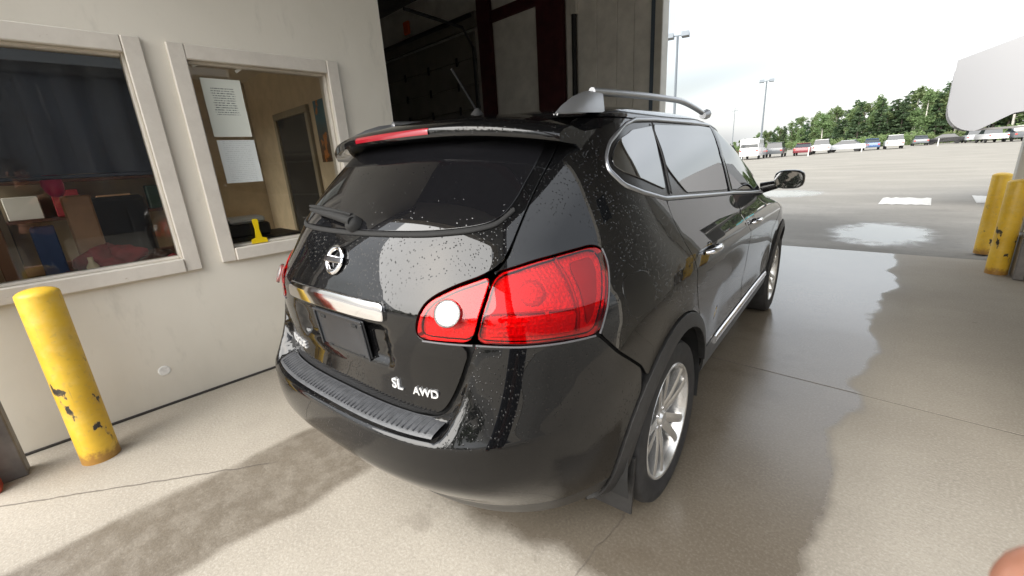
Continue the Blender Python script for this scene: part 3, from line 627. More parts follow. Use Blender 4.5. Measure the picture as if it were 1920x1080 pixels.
ROW = [ # px x, distance Y, x, kind, colour, heading, label
 (-14.9, 47, 'suv', 'maroon', .05, 'dark maroon SUV half hidden at the left end of the parked row'),
 (-12.2, 46, 'van', 'white', .08, 'tall white van parked nearest, at the left of the row'),
 (-11.2, 50, 'suv', 'grey', .1, 'dark grey SUV tucked behind the white van'),
 (-9.3, 52, 'sedan', 'maroon', .1, 'low maroon car right of the white van'),
 (-8.4, 56, 'suv', 'white', .1, 'white SUV between the maroon and the silver car'),
 (-6.7, 58, 'sedan', 'silver', 1.5, 'silver sedan parked side-on in the left cluster'),
 (-4.9, 62, 'sedan', 'blue', .1, 'blue sedan right of the silver one'),
 (-3.1, 62, 'suv', 'white', .12, 'white SUV at the right end of the left cluster'),
 (-1.3, 74, 'sedan', 'grey', .1, 'small grey car alone in the gap in front of the trees'),
 (.9, 76, 'sedan', 'black', 1.5, 'black sedan parked side-on in the middle of the far row'),
 (3.2, 76, 'suv', 'silver', .1, 'silver SUV left of the white pickup'),
 (4.3, 70, 'pickup', 'white', .2, 'white pickup truck in the far row'),
 (6.2, 70, 'pickup', 'grey', .15, 'grey pickup loaded with white gear'),
 (9.0, 74, 'sedan', 'teal', 1.5, 'bright teal car parked side-on near the right edge'),
 (12.1, 74, 'suv', 'black', .1, 'black SUV between the teal and the red car'),
 (14.2, 73, 'sedan', 'red', 1.5, 'red car at the right end of the far row'),
]
for (x, y, k_, col, rz, lab) in ROW: parked(k_, col, x*1.25, y*1.25, rz, lab)
thing1(MB().rect(7.15, 8.35, 85.0, 86.3, 1.12, 1.9, .2), 'load_cover', 'white_plastic', 'white bundle of gear in the bed of the grey pickup', 'bundle')
# slim white posts in front of the far row
for i, (x, y) in enumerate(((-15.6, 54.5), (-10.2, 60), (-6.2, 68), (.4, 82), (9.9, 84))):
    tag(MB().lathe([(.05, 0), (.05, .9), (.04, .95), (.001, .96)], 8, 'z', (x, y, -.02)).build('marker_post', 'white_plastic'), 'slim white marker post in front of the far parked row', 'post', 'white marker posts')

# ---- trees
simple('bark', (.10, .085, .07), .9, var=.3); simple('bark_pale', (.42, .40, .36), .85, var=.25)
def leafmat(name, c1, c2):
    t = NT(name); g = t.new('ShaderNodeObjectInfo'); n = t.noise(t.pos(), .9, 2); c = t.mix(t.step(n, .3, .7), c1, c2)
    hsv = t.new('ShaderNodeHueSaturation'); t.l.new(c, hsv.inputs['Color']); t.l.new(t.math('ADD', .82, t.math('MULTIPLY', g.outputs['Random'], .4)), hsv.inputs['Value']); t.l.new(t.math('ADD', .485, t.math('MULTIPLY', g.outputs['Random'], .03)), hsv.inputs['Hue'])
    t.set(color=hsv.outputs[0], rough=.6, spec=.3)
    tr = t.new('ShaderNodeBsdfTranslucent'); t.l.new(hsv.outputs[0], tr.inputs[0]); mx = t.new('ShaderNodeMixShader'); mx.inputs[0].default_value = .45
    t.l.new(t.b.outputs[0], mx.inputs[1]); t.l.new(tr.outputs[0], mx.inputs[2]); t.l.new(mx.outputs[0], t.out.inputs[0]); M[name] = t.m
leafmat('leaf_spruce', (.058, .100, .050), (.098, .150, .075)); leafmat('leaf_birch', (.125, .185, .075), (.18, .24, .105)); leafmat('leaf_bush', (.135, .19, .075), (.18, .235, .10))
def leaf_cloud(centres, per, size):
    C_ = np.array(centres); idx = np.repeat(np.arange(len(C_)), per); n = len(idx)
    d = rng.normal(size=(n, 3)); d /= np.linalg.norm(d, axis=1)[:, None]; p = C_[idx, :3]+d*(rng.random(n)**.45)[:, None]*C_[idx, 3:6]
    a = rng.normal(size=(n, 3)); a /= np.linalg.norm(a, axis=1)[:, None]; b = np.cross(a, rng.normal(size=(n, 3))); b /= np.linalg.norm(b, axis=1)[:, None]
    s = (size*rng.uniform(.6, 1.3, n))[:, None]; V = np.stack([p-a*s-b*s*.5, p+a*s-b*s*.5, p+a*s*.8+b*s*.6, p-a*s*.8+b*s*.6], 1).reshape(-1, 3)
    me = bpy.data.meshes.new('crown'); me.from_pydata(V.tolist(), [], [(4*i, 4*i+1, 4*i+2, 4*i+3) for i in range(n)]); return me
TREES = {'spruce': [], 'birch': [], 'bush': []}
for v in range(4):
    h = 10.0; cs = []
    for i in range(26):
        f = i/25; r = (1-f)*1.9+.12; z = 1.2+f*(h-1.2)
        for k in range(max(1, int(5*(1-f))+1)):
            a = rng.uniform(0, 2*PI); q = r*rng.uniform(.35, .85); cs.append((q*math.cos(a), q*math.sin(a), z-q*.25, .45, .45, .22))
    me = leaf_cloud(cs, 18, .19); me.materials.append(M['leaf_spruce']); tb = MB().tube([(0, 0, 0), (0, 0, h)], [.16, .02], 6)
    TREES['spruce'].append((me, tb, 'bark'))
for v in range(5):
    h = 10.0; cs = []; tb = MB(); lean = rng.uniform(-.5, .5, 2); tb.tube([(0, 0, 0), (lean[0]*.4, lean[1]*.4, h*.5), (lean[0], lean[1], h*.95)], [.15, .09, .02], 6)
    for k in range(15):
        z = h*rng.uniform(.25, .92); a = rng.uniform(0, 2*PI); L_ = rng.uniform(.6, 1.7)*(1.15-.75*z/h); e = (lean[0]*z/h+L_*math.cos(a), lean[1]*z/h+L_*math.sin(a), z+L_*.6)
        tb.tube([(lean[0]*z/h, lean[1]*z/h, z), e], [.04, .012], 4); cs.append((*e, .62, .62, .75)); cs.append((lean[0]*z/h+.5*L_*math.cos(a), lean[1]*z/h+.5*L_*math.sin(a), z+.25, .5, .5, .6))
    cs.append((lean[0], lean[1], h*.95, .45, .45, .8))
    me = leaf_cloud(cs, 55, .14); me.materials.append(M['leaf_birch']); TREES['birch'].append((me, tb, 'bark_pale' if v % 2 else 'bark'))
for v in range(3):
    cs = [(rng.uniform(-1.6, 1.6), rng.uniform(-1, 1), rng.uniform(.3, 1.6), .8, .7, .6) for _ in range(12)]
    me = leaf_cloud(cs, 60, .12); me.materials.append(M['leaf_bush']); TREES['bush'].append((me, MB().tube([(0, 0, 0), (0, 0, 1.2)], [.06, .02], 5), 'bark'))
TRUNK = {}
def plant(kind, x, y, sc_, label, name, cat, group):
    v = random.randrange(len(TREES[kind])); me, tb, bk = TREES[kind][v]
    e = tag(empty(name, (x, y, -.03), random.uniform(0, 6.28)), label, cat, group); kx = 1.0 if kind == 'bush' else 1.45; e.scale = (sc_*kx*random.uniform(.85, 1.2), sc_*kx*random.uniform(.85, 1.2), sc_)
    if (kind, v) not in TRUNK: TRUNK[(kind, v)] = tb.build('trunk', bk, e, 60).data
    else: link('trunk', TRUNK[(kind, v)], e)
    link('crown', me, e); return e
# height of the tree line as a function of the bearing X/Y, read off the skyline
def skyline(r):    # r = X/Y -> (top height)/distance above the camera
    ks = [(-.42, .006), (-.30, .010), (-.24, .026), (-.18, .042), (-.12, .056), (-.06, .060), (-.02, .066), (.03, .070), (.10, .080), (.25, .085), (.6, .07)]
    return float(np.interp(r, [a for a, _ in ks], [b for _, b in ks]))
G1 = 'spruces of the wood across the lot'; G2 = 'leafy trees of the wood across the lot'
for row, (Y0, n) in enumerate(((112, 44), (121, 44), (132, 40))):
    for i in range(n):
        r = -.33+.50*(i+random.uniform(.1, .9))/n
        Yd = Y0+random.uniform(-3, 3)+max(0, -.1-r)*260; X = r*Yd; top = skyline(r)*Yd*random.uniform(.66, 1.24)+CAM_H
        sp = random.random() < (.45 if r < .02 else .2)
        plant('spruce' if sp else 'birch', X, Yd, top/10.2, 'dark spruce in the wood beyond the parked cars' if sp else 'light green leafy tree in the wood beyond the parked cars', 'spruce_tree' if sp else 'leafy_tree', 'tree', G1 if sp else G2)
for i in range(44):
    r = -.32+.5*(i+random.uniform(.2, .8))/44; Yd = 105+random.uniform(-3, 2)+max(0, -.1-r)*240
    plant('bush', r*Yd, Yd, random.uniform(.8, 1.15), 'green bush along the foot of the wood', 'bush', 'bush', 'bushes along the wood')
# unseen shed added right of the bay so the office panes mirror less sky
simple('blue_grey_siding', (.075, .085, .105), .5, var=.12, scale=.6); simple('beige_siding', (.34, .29, .22), .7, var=.1)
nb_ = tag(empty('added_sky_blocker_shed', (11.5, -1.5, -.02)), 'added blue-grey metal shed, out of view, blocking low sky right of the bay', 'building')
for i in range(24): MB().rect(-.06, .06, -9+i*.75, -9+i*.75+.73, 0, 4.6, .02).build('siding_panel', 'blue_grey_siding', nb_)
MB().rect(-.3, 6.0, -9.2, 9.2, 4.62, 4.9, .03).build('roof', 'ceiling_dark', nb_); MB().rect(.08, 5.8, -9.0, 9.0, 0, 4.6).build('core', 'beige_siding', nb_)
# the wood behind the camera, mirrored in the bumper
for i in range(16):
    X = -24+i*3.2+random.uniform(-.8, .8); Yd = -34-random.uniform(0, 6); sp = random.random() < .4
    plant('spruce' if sp else 'birch', X, Yd, random.uniform(.7, 1.05), 'dark spruce in the wood behind the building' if sp else 'leafy tree in the wood behind the building', 'spruce_tree' if sp else 'leafy_tree', 'tree', 'trees behind the building')

# ================================================================== the black SUV
ORG = Vector((-1.5, 1.475, 0)); HEAD = math.radians(4.99)
car = tag(empty('black_suv', ORG, HEAD), 'glossy black SUV wet with rain seen from behind in the bay', 'car')
# ---- car surface: S(u,z): u 0..1 rear quarter, 1..2 side, 2..3 front quarter ; car coords x right, y forward, z up
def _pchip(xk,yk):
    xk=np.array(xk,float); yk=np.array(yk,float); h=np.diff(xk); d=np.diff(yk)/h
    m=np.zeros_like(yk); m[0]=d[0]; m[-1]=d[-1]
    for i in range(1,len(yk)-1):
        if d[i-1]*d[i]>0:
            w1=2*h[i]+h[i-1]; w2=h[i]+2*h[i-1]; m[i]=(w1+w2)/(w1/d[i-1]+w2/d[i])
    def f(x):
        x=np.clip(np.asarray(x,float),xk[0],xk[-1]); i=np.clip(np.searchsorted(xk,x)-1,0,len(h)-1)
        t=(x-xk[i])/h[i]; a=t*t*(3-2*t)
        return yk[i]*(1-a)+yk[i+1]*a+h[i]*(m[i]*t*(1-t)**2-m[i+1]*t*t*(1-t))
    return f
def prof(*kv): return _pchip([k for k,_ in kv],[v for _,v in kv])
Wz=prof((.18,.76),(.28,.82),(.40,.862),(.55,.880),(.75,.890),(.92,.890),(1.0,.880),(1.08,.852),(1.15,.822),(1.3,.762),(1.42,.712),(1.52,.662),(1.58,.632),(1.615,.585),(1.64,.49),(1.655,.30),(1.662,.04))
YR=prof((.18,-.66),(.28,-.825),(.38,-.885),(.48,-.912),(.60,-.925),(.80,-.915),(.95,-.925),(1.02,-.925),(1.08,-.906),(1.14,-.879),(1.20,-.849),(1.24,-.823),(1.30,-.775),(1.40,-.67),(1.50,-.545),(1.56,-.44),(1.60,-.32),(1.63,-.10),(1.65,.10),(1.662,.48))
YF=prof((.18,3.30),(.28,3.48),(.45,3.60),(.65,3.61),(.78,3.55),(.88,3.38),(.96,3.10),(1.03,2.75),(1.09,2.45),(1.20,2.36),(1.35,2.10),(1.50,1.78),(1.58,1.54),(1.62,1.32),(1.645,1.05),(1.662,.52))
NR=prof((.18,3.0),(.7,3.0),(1.0,2.85),(1.2,2.5),(1.45,2.45),(1.6,2.6),(1.662,2.2))
NF=prof((.18,3.2),(.9,3.2),(1.1,3.6),(1.6,4.0),(1.662,2.4))
Y1=prof((.18,-.05),(1.2,-.05),(1.5,.0),(1.6,.12),(1.662,.485))
Y2=prof((.18,2.4),(.93,2.4),(1.08,1.7),(1.2,1.5),(1.5,1.1),(1.62,.75),(1.662,.515))
def ss(a,b,x):
    t=np.clip((x-a)/(b-a),0,1); return t*t*(3-2*t)
def S(u,z):
    u,z=np.broadcast_arrays(np.asarray(u,float),np.asarray(z,float)); sg=np.where(u<0,-1.,1.); u=np.abs(u)
    w=Wz(z); y1=Y1(z); y2=Y2(z); yr=YR(z); yf=YF(z); nr=NR(z); nf=NF(z)
    a=np.clip(u,0,1)*np.pi/2; r=(np.sin(a)**nr+np.abs(np.cos(a))**nr)**(-1/nr)
    xr=w*r*np.sin(a); yrr=yr+(y1-yr)*(1-r*np.cos(a))
    b=np.clip(3-u,0,1)*np.pi/2; q=(np.sin(b)**nf+np.abs(np.cos(b))**nf)**(-1/nf)
    xf=w*q*np.sin(b); yff=yf-(yf-y2)*(1-q*np.cos(b))
    ys=y1+(y2-y1)*np.clip(u-1,0,1)
    x=np.where(u<1,xr,np.where(u>2,xf,w)); y=np.where(u<1,yrr,np.where(u>2,yff,ys))
    # rear bumper shelf
    ax=np.abs(x); zt=.694+.25*ss(.49,.60,ax); tt=np.clip((z-.660)/(zt-.660),0,1); g=1-tt**(1.7-1.02*ss(.49,.60,ax)); g=g*ss(.34,.54,z); fd=1-ss(.56,.92,ax)
    y=y-np.where(u<1,1,0)*.095*g*fd
    ax=np.abs(x); y=y+.028*np.where(u<1,1,0)*(1-ss(.25,.31,ax))*ss(.822,.855,z)*(1-ss(.955,.985,z))
    # flares over wheel arches, rocker bulge, shoulder line
    side=ss(.60,.80,np.abs(x))
    for yc in (0,2.69):
        d=np.hypot(y-yc,z-.36); x=x+side*.018*np.exp(-((d-.40)/.055)**2)*(z<1.0)
    x=x-side*.016*np.exp(-((z-.62)/.12)**2)*ss(.45,.75,y)*(1-ss(1.95,2.25,y))
    x=x+side*.010*np.exp(-((z-.40)/.07)**2)*ss(.3,.6,y)*(1-ss(2.1,2.4,y))
    return np.stack([x*sg,y,z+0*x],-1)
def N(u,z):
    e=1e-3
    z=np.clip(np.asarray(z,float),.182,1.66)
    u=np.asarray(u,float)
    du=S(u+e,z)-S(u-e,z) if False else None
    uu=np.abs(u); sg=np.where(u<0,-1.,1.)
    def Sm(u_,z_):  # smooth through u=0 by mirroring
        return S(u_,z_)
    du=Sm(u+e,z)-Sm(u-e,z); dz=Sm(u,z+e)-Sm(u,z-e)
    n=np.cross(du,dz); n/=np.linalg.norm(n,axis=-1,keepdims=True)+1e-12
    return n

def SL(u):   # metric abscissa for u
    u = np.asarray(u, float); a = np.abs(u)
    return np.sign(u)*np.where(a < 1, 1.4*a, np.where(a < 2, 1.4+2.3*(a-1), 3.7+1.7*(a-2)))
def SU(s):
    s = np.asarray(s, float); a = np.abs(s)
    return np.sign(s)*np.where(a < 1.4, a/1.4, np.where(a < 3.7, 1+(a-1.4)/2.3, 2+(a-3.7)/1.7))
def uy(y, z):
    lo, hi = .35, 2.75
    for _ in range(40):
        m = (lo+hi)/2
        if S(m, z)[1] < y: lo = m
        else: hi = m
    return (lo+hi)/2
def yz(pts): return [(uy(y, z), z) for y, z in pts]
def resample(poly, d, closed=True):
    out = []; n = len(poly)
    for i in range(n if closed else n-1):
        a, b = np.array(poly[i]), np.array(poly[(i+1) % n]); k = max(1, int(np.ceil(np.linalg.norm(b-a)/d)))
        out += [a+(b-a)*j/k for j in range(k)]
    if not closed: out.append(np.array(poly[-1]))
    return np.array(out)
def roundpoly(poly, r=.02, it=2):
    "soften corners by corner cutting limited to r"
    p = [np.array(q, float) for q in poly]
    for _ in range(it):
        o = []; n = len(p)
        for i in range(n):
            a, b, c = p[i-1], p[i], p[(i+1) % n]; la, lc = np.linalg.norm(a-b), np.linalg.norm(c-b)
            o.append(b+(a-b)*min(.25, r/max(la, 1e-6))); o.append(b+(c-b)*min(.25, r/max(lc, 1e-6)))
        p = o; r *= .5
    return np.array(p)
def inset(poly, d):
    p = np.asarray(poly); n = len(p); e = np.roll(p, -1, 0)-p; L_ = np.linalg.norm(e, axis=1, keepdims=True); e = e/np.maximum(L_, 1e-9)
    area = .5*np.sum(p[:, 0]*np.roll(p[:, 1], -1)-np.roll(p[:, 0], -1)*p[:, 1]); sg = 1 if area > 0 else -1
    nrm = np.stack([-e[:, 1], e[:, 0]], 1)*sg; m = nrm+np.roll(nrm, 1, 0); m /= np.maximum(np.linalg.norm(m, axis=1, keepdims=True), .5)
    return p+m*d
def inside(poly, q):
    x, y = q[:, 0], q[:, 1]; r = np.zeros(len(q), bool); p = np.asarray(poly); j = len(p)-1
    for i in range(len(p)):
        c = ((p[i, 1] > y) != (p[j, 1] > y)) & (x < (p[j, 0]-p[i, 0])*(y-p[i, 1])/(p[j, 1]-p[i, 1]+1e-12)+p[i, 0]); r ^= c; j = i
    return r
def bdist(poly, q):
    p = np.asarray(poly); d = np.full(len(q), 9.)
    for i in range(len(p)):
        d = np.minimum(d, np.hypot(q[:, 0]-p[i, 0], q[:, 1]-p[i, 1]))
    return d
def emit(name, V, F, Nn, mat, parent):
    me = bpy.data.meshes.new(name); me.from_pydata([tuple(v) for v in V], [], [tuple(int(i) for i in f) for f in F]); me.shade_smooth()
    me.normals_split_custom_set_from_vertices([tuple(n) for n in Nn]); me.materials.append(M[mat] if isinstance(mat, str) else mat)
    return link(name, me, parent)
def panel(name, poly, mat, off=0.0, gap=.002, thick=.012, sp=.03, side=1, parent=None, rnd=.02, sym=False, bev=.0025):
    "poly in (u, z) on the body surface; side -1 mirrors it; sym joins it with its own mirror image (poly starts and ends at u=0)"
    p = np.array(poly, float)
    if sym:
        q = p[(p[:, 0] > 1e-6)][::-1].copy(); q[:, 0] *= -1; p = np.concatenate([p, q])
    p = np.stack([SL(p[:, 0]), p[:, 1]], 1)
    if rnd > 0: p = roundpoly(p, rnd)
    b0 = resample(p, sp*.6); o1 = inset(b0, gap); o0 = inset(b0, gap+bev)
    lo, hi = b0.min(0), b0.max(0); gx, gz = np.meshgrid(np.arange(lo[0], hi[0], sp), np.arange(lo[1], hi[1], sp*.8)); gx = gx+(np.arange(gx.shape[0]) % 2)[:, None]*sp*.5
    q = np.stack([gx.ravel(), gz.ravel()], 1); q = q[inside(o0, q)]; q = q[bdist(o0, q) > sp*.45] if len(q) else q
    nb = len(o0); pts = [Vector(v) for v in np.concatenate([o0, q])]
    vo, _, fo, *_ = delaunay_2d_cdt(pts, [(i, (i+1) % nb) for i in range(nb)], [list(range(nb))], 1, 1e-6)
    v2 = np.array([(v.x, v.y) for v in vo]); F = [tuple(f) for f in fo]
    def lift(uv, d):
        u = SU(uv[:, 0])*side; n = N(u, uv[:, 1]); return S(u, uv[:, 1])+n*d, n
    V0, N0 = lift(v2, off); 
    oriented = []
    for f in F:
        a, b_, c_ = V0[f[0]], V0[f[1]], V0[f[2]]
        oriented.append(f if np.dot(np.cross(b_-a, c_-a), N0[f[0]]) > 0 else f[::-1])
    R0, n0 = lift(o0, off); R1, n1 = lift(o1, off-bev*.8); R2, n2 = lift(o1, off-thick)
    outw = R1-R0; outw /= np.linalg.norm(outw, axis=1, keepdims=True)+1e-9
    m1 = n1*.45+outw; m1 /= np.linalg.norm(m1, axis=1, keepdims=True)
    k0 = len(V0); V = np.concatenate([V0, R0, R1, R2]); NN = np.concatenate([N0, n0, m1, m1])
    for r_ in range(2):
        a0 = k0+r_*nb; a1 = a0+nb
        for i in range(nb):
            f = (a0+i, a0+(i+1) % nb, a1+(i+1) % nb, a1+i); a, b_, c_ = V[f[0]], V[f[1]], V[f[2]]
            oriented.append(f if np.dot(np.cross(b_-a, c_-a), NN[f[2]]) > 0 else f[::-1])
    return emit(name, V, oriented, NN, mat, parent or car)
def ribbon(name, pts, width, mat, off=.003, h=.006, side=1, closed=False, parent=None, sp=.02):
    "half-round moulding following a line on the body surface"
    p = np.array(pts, float); p = np.stack([SL(p[:, 0]), p[:, 1]], 1); p = resample(p, sp, closed)
    for _ in range(2):
        q = p.copy(); q[1:-1] = (p[:-2]+2*p[1:-1]+p[2:])/4; p = q
    n_ = len(p); tg = np.gradient(p, axis=0); tg /= np.linalg.norm(tg, axis=1, keepdims=True)+1e-9; nr = np.stack([-tg[:, 1], tg[:, 0]], 1)
    prof_ = [(-.5, -.6), (-.5, .3), (-.3, .85), (0, 1), (.3, .85), (.5, .3), (.5, -.6)]; V = []
    for a, hh_ in prof_:
        q = p+nr*a*width; u = SU(q[:, 0])*side; z = np.clip(q[:, 1], .2, 1.66); V.append(S(u, z)+N(u, z)*(off+h*hh_))
    b = MB(); k = len(prof_); V = np.array(V)
    for i in range(n_): b.v += [tuple(V[j, i]) for j in range(k)]
    for i in range(n_-1):
        for j in range(k-1): b.f.append((i*k+j, i*k+j+1, (i+1)*k+j+1, (i+1)*k+j))
    b.f.append(tuple(range(k))); b.f.append(tuple((n_-1)*k+j for j in range(k)))
    return b.build(name, mat, parent or car, 60)
def frame_at(u, z, off=0.0):
    e = 1e-3; p = S(u, z); n = N(np.array(u), np.array(z)); r_ = S(u+e, z)-S(u-e, z); r_ = r_-n*np.dot(r_, n); r_ /= np.linalg.norm(r_); up = np.cross(n, r_)
    p = p+n*off; return Matrix(((r_[0], up[0], n[0], p[0]), (r_[1], up[1], n[1], p[1]), (r_[2], up[2], n[2], p[2]), (0, 0, 0, 1)))
def place(mb, mtx): mb.v = [tuple(mtx @ Vector(v)) for v in mb.v]; return mb

# ---- materials of the car
def paint_mat(name, drops):
    t = NT(name); P = t.obj(); s_ = t.sep(P)
    fl = t.noise(P, 900, 1); t.set(color=t.mix(t.step(fl, .55, .8), (.0022, .0022, .0025), (.006, .006, .007)), rough=.4, spec=.05, coat=1.0, coatr=.012)
    if drops:
        v1 = t.new('ShaderNodeTexVoronoi', feature='F1'); t.put(v1.inputs['Vector'], t.scale(P, (1, 1, .62))); v1.inputs['Scale'].default_value = 150
        sel = t.step(v1.outputs['Color'], .52, .54); d1 = t.math('MULTIPLY', t.math('SUBTRACT', 1.0, t.step(v1.outputs['Distance'], .0, .34)), sel)
        pat = t.step(t.noise(P, 3.2, 3), .36, .58); d1 = t.math('MULTIPLY', d1, pat)
        bp = t.new('ShaderNodeBump'); bp.inputs['Strength'].default_value = .55; bp.inputs['Distance'].default_value = .0022; t.l.new(d1, bp.inputs['Height'])
        t.l.new(bp.outputs[0], t.b.inputs['Coat Normal']); t.l.new(bp.outputs[0], t.b.inputs['Normal'])
    M[name] = t.m
paint_mat('suv_paint', True); paint_mat('suv_paint_dry', False)
t = NT('suv_glass'); P = t.obj(); t.set(color=(.006, .006, .007), rough=.03, spec=.6, ior=1.55)
v1 = t.new('ShaderNodeTexVoronoi', feature='F1'); t.put(v1.inputs['Vector'], t.scale(P, (1, 1, .62))); v1.inputs['Scale'].default_value = 95
d1 = t.math('MULTIPLY', t.math('SUBTRACT', 1.0, t.step(v1.outputs['Distance'], .0, .30)), t.step(v1.outputs['Color'], .72, .74)); t.bump(d1, .4, .002); M['suv_glass'] = t.m
t = NT('suv_side_glass'); t.set(color=(.006, .0065, .007), rough=.012, spec=.5, ior=3.4); M['suv_side_glass'] = t.m
simple('suv_frame', (.010, .010, .011), .22); simple('suv_rubber', (.010, .010, .010), .8)
simple('suv_plastic', (.020, .0195, .0195), .48, var=.2, scale=30, bump=.25, bscale=500)
simple('suv_bumper_low', (.030, .029, .028), .38, var=.15, scale=20)
simple('suv_pad', (.058, .060, .065), .36, var=.2, scale=40, bump=.25, bscale=300)
simple('chrome', (.80, .80, .82), .07, 1.0); simple('satin_metal', (.42, .43, .45), .30, .9); simple('lamp_trim_grey', (.09, .09, .095), .45); simple('alloy', (.74, .73, .71), .27, .8, var=.06, scale=20)
simple('tyre_rubber', (.020, .019, .019), .75, var=.3, scale=20); simple('brake_steel', (.12, .11, .10), .4, .8)
glassy('red_lens', (.95, .026, .042), (1, .95, .95), .03, 1.5, 1.1); glassy('clear_lens', (.93, .93, .93), (1, 1, 1), .02, 1.5, 1.1)
t = NT('lamp_reflector'); P = t.obj(); v1 = t.new('ShaderNodeTexVoronoi'); v1.inputs['Scale'].default_value = 60; t.put(v1.inputs['Vector'], P)
t.set(color=(.85, .83, .82), rough=.18, metal=.55); t.bump(v1.outputs['Distance'], .5, .004); M['lamp_reflector'] = t.m
t = NT('lamp_red_inner'); P = t.obj(); v1 = t.new('ShaderNodeTexVoronoi', distance='CHEBYCHEV'); v1.inputs['Scale'].default_value = 85; v1.inputs['Randomness'].default_value = .35; t.put(v1.inputs['Vector'], P)
t.set(color=t.mix(t.step(t.noise(P, 11, 2), .35, .65), (.95, .55, .50), (.98, .85, .80)), rough=.3, metal=.25); t.bump(v1.outputs['Distance'], .55, .008); M['lamp_red_inner'] = t.m; t = NT('rev_white'); P = t.obj(); v1 = t.new('ShaderNodeTexVoronoi', distance='CHEBYCHEV'); v1.inputs['Scale'].default_value = 120; v1.inputs['Randomness'].default_value = .2; t.put(v1.inputs['Vector'], P)
t.set(color=(.84, .83, .82), rough=.3, metal=.3); t.bump(v1.outputs['Distance'], .5, .006); M['rev_white'] = t.m
simple('lamp_divider_red', (.55, .10, .09), .3, .2)
simple('amber_bulb', (.85, .35, .03), .3)

# ---- dark shell behind the panels
us = np.linspace(-3, 3, 181); zs = np.linspace(.26, 1.655, 60); U_, Z_ = np.meshgrid(us, zs, indexing='ij'); PS = S(U_, Z_)-N(U_, Z_)*.022
idx = np.arange(U_.size).reshape(U_.shape); F = []
for i in range(len(us)-1):
    for j in range(len(zs)-1):
        c_ = PS[i:i+2, j:j+2].reshape(-1, 3).mean(0)
        if abs(c_[0]) > .45 and min(math.hypot(c_[1], c_[2]-.36), math.hypot(c_[1]-2.69, c_[2]-.36)) < .43: continue
        if .27 < abs(us[i]) < .74 and .93 < zs[j] < 1.19: continue      # lamp housings
        F.append((idx[i, j], idx[i+1, j], idx[i+1, j+1], idx[i, j+1]))
b = MB(); b.v = [tuple(v) for v in PS.reshape(-1, 3)]; b.f = F; b.build('inner_shell', 'suv_rubber', car, 170)
MB().rect(-.60, .60, -.40, 3.2, .24, .27).build('underbody', 'suv_rubber', car)
for yc in (0, 2.69):
    for s in (-1, 1):
        b = MB(); n = 18
        for i in range(n+1):
            a = -.25+(PI+.5)*i/n; cy_, cz_ = .425*math.cos(a), .36+.425*math.sin(a)
            b.v += [(s*.50, yc+cy_, cz_), (s*.868, yc+cy_, cz_)]
        for i in range(n): b.f.append((2*i, 2*i+1, 2*i+3, 2*i+2))
        k = len(b.v); b.v.append((s*.50, yc, .36))
        for i in range(n): b.f.append((2*i, 2*i+2, k))
        b.build('wheel_housing', 'suv_rubber', car)

# ---- outlines (u, z) or (y, z)
TLin = [(.402, .958), (.298, .960), (.289, .981), (.303, 1.032), (.323, 1.070), (.377, 1.104), (.453, 1.133)]
TLout = [(.4575, 1.134), (.543, 1.157), (.617, 1.169), (.685, 1.176), (.709, 1.162), (.715, 1.127), (.696, 1.056), (.668, .988), (.647, .939), (.574, .943), (.493, .947), (.407, .958)]
seam_up = [(.455, 1.134), (.488, 1.178), (.524, 1.289), (.557, 1.39), (.59, 1.46), (.605, 1.535)]
gate = [(0, .703), (.25, .703), (.305, .708), (.332, .735), (.362, .816), (.402, .953), (.300, .955), (.286, .981), (.300, 1.033), (.320, 1.073), (.375, 1.109), (.450, 1.138)] + seam_up[1:] + [(0, 1.545)]
belt = [(.105, 1.262), (.37, 1.243), (1.0, 1.198), (1.15, 1.188), (1.80, 1.135), (2.14, 1.105)]
def arch(r, a0, a1, yc=0.0, n=14): return [(yc+r*math.cos(math.radians(a0+(a1-a0)*i/n)), .36+r*math.sin(math.radians(a0+(a1-a0)*i/n))) for i in range(n+1)]
R1_, R2_ = .398, .462
rear_seam = [(.112, 1.172), (.166, 1.047), (.205, .915)]
a_top = math.degrees(math.acos(.262/R2_)); a_bump = 180-math.degrees(math.acos(.345/R2_))
panel('tailgate', gate, 'suv_paint', sym=True, rnd=.03)
panel('rear_window', [(0, 1.246), (.30, 1.249), (.40, 1.256), (.455, 1.268), (.492, 1.305), (.522, 1.39), (.548, 1.455), (.56, 1.52), (0, 1.535)], 'suv_glass', off=.004, thick=.006, sym=True, rnd=.05)
ribbon('window_seal', [(-.46, 1.262), (-.40, 1.25), (-.30, 1.243), (0, 1.240), (.30, 1.243), (.40, 1.25), (.46, 1.262), (.497, 1.30)], .014, 'suv_rubber', .003, .004)
bump_up = [(.407, .956), (.493, .945), (.574, .941), (.645, .937), (.70, .852)] + yz([(-.345, .75)])
bump_arch = yz(arch(R2_, a_bump, 199, n=10))
zlow = .36
bumper = [(0, zlow+.02), (.3, zlow+.01), (.6, zlow), (uy(-.44, zlow), zlow)] + bump_arch[::-1][1:] + bump_up[::-1] + [(.366, .816), (.336, .732), (.308, .7045), (.25, .6995), (0, .6995)]
panel('rear_bumper', bumper, 'suv_paint', sym=True, rnd=.012, sp=.022)
low = [(0, .275), (.3, .275), (.6, .275), (uy(-.46, .28), .28), (uy(-.445, zlow-.005), zlow-.005), (.6, zlow-.005), (.3, zlow+.005), (0, zlow+.015)]
panel('bumper_valance', low, 'suv_bumper_low', off=-.004, sym=True, rnd=.008)
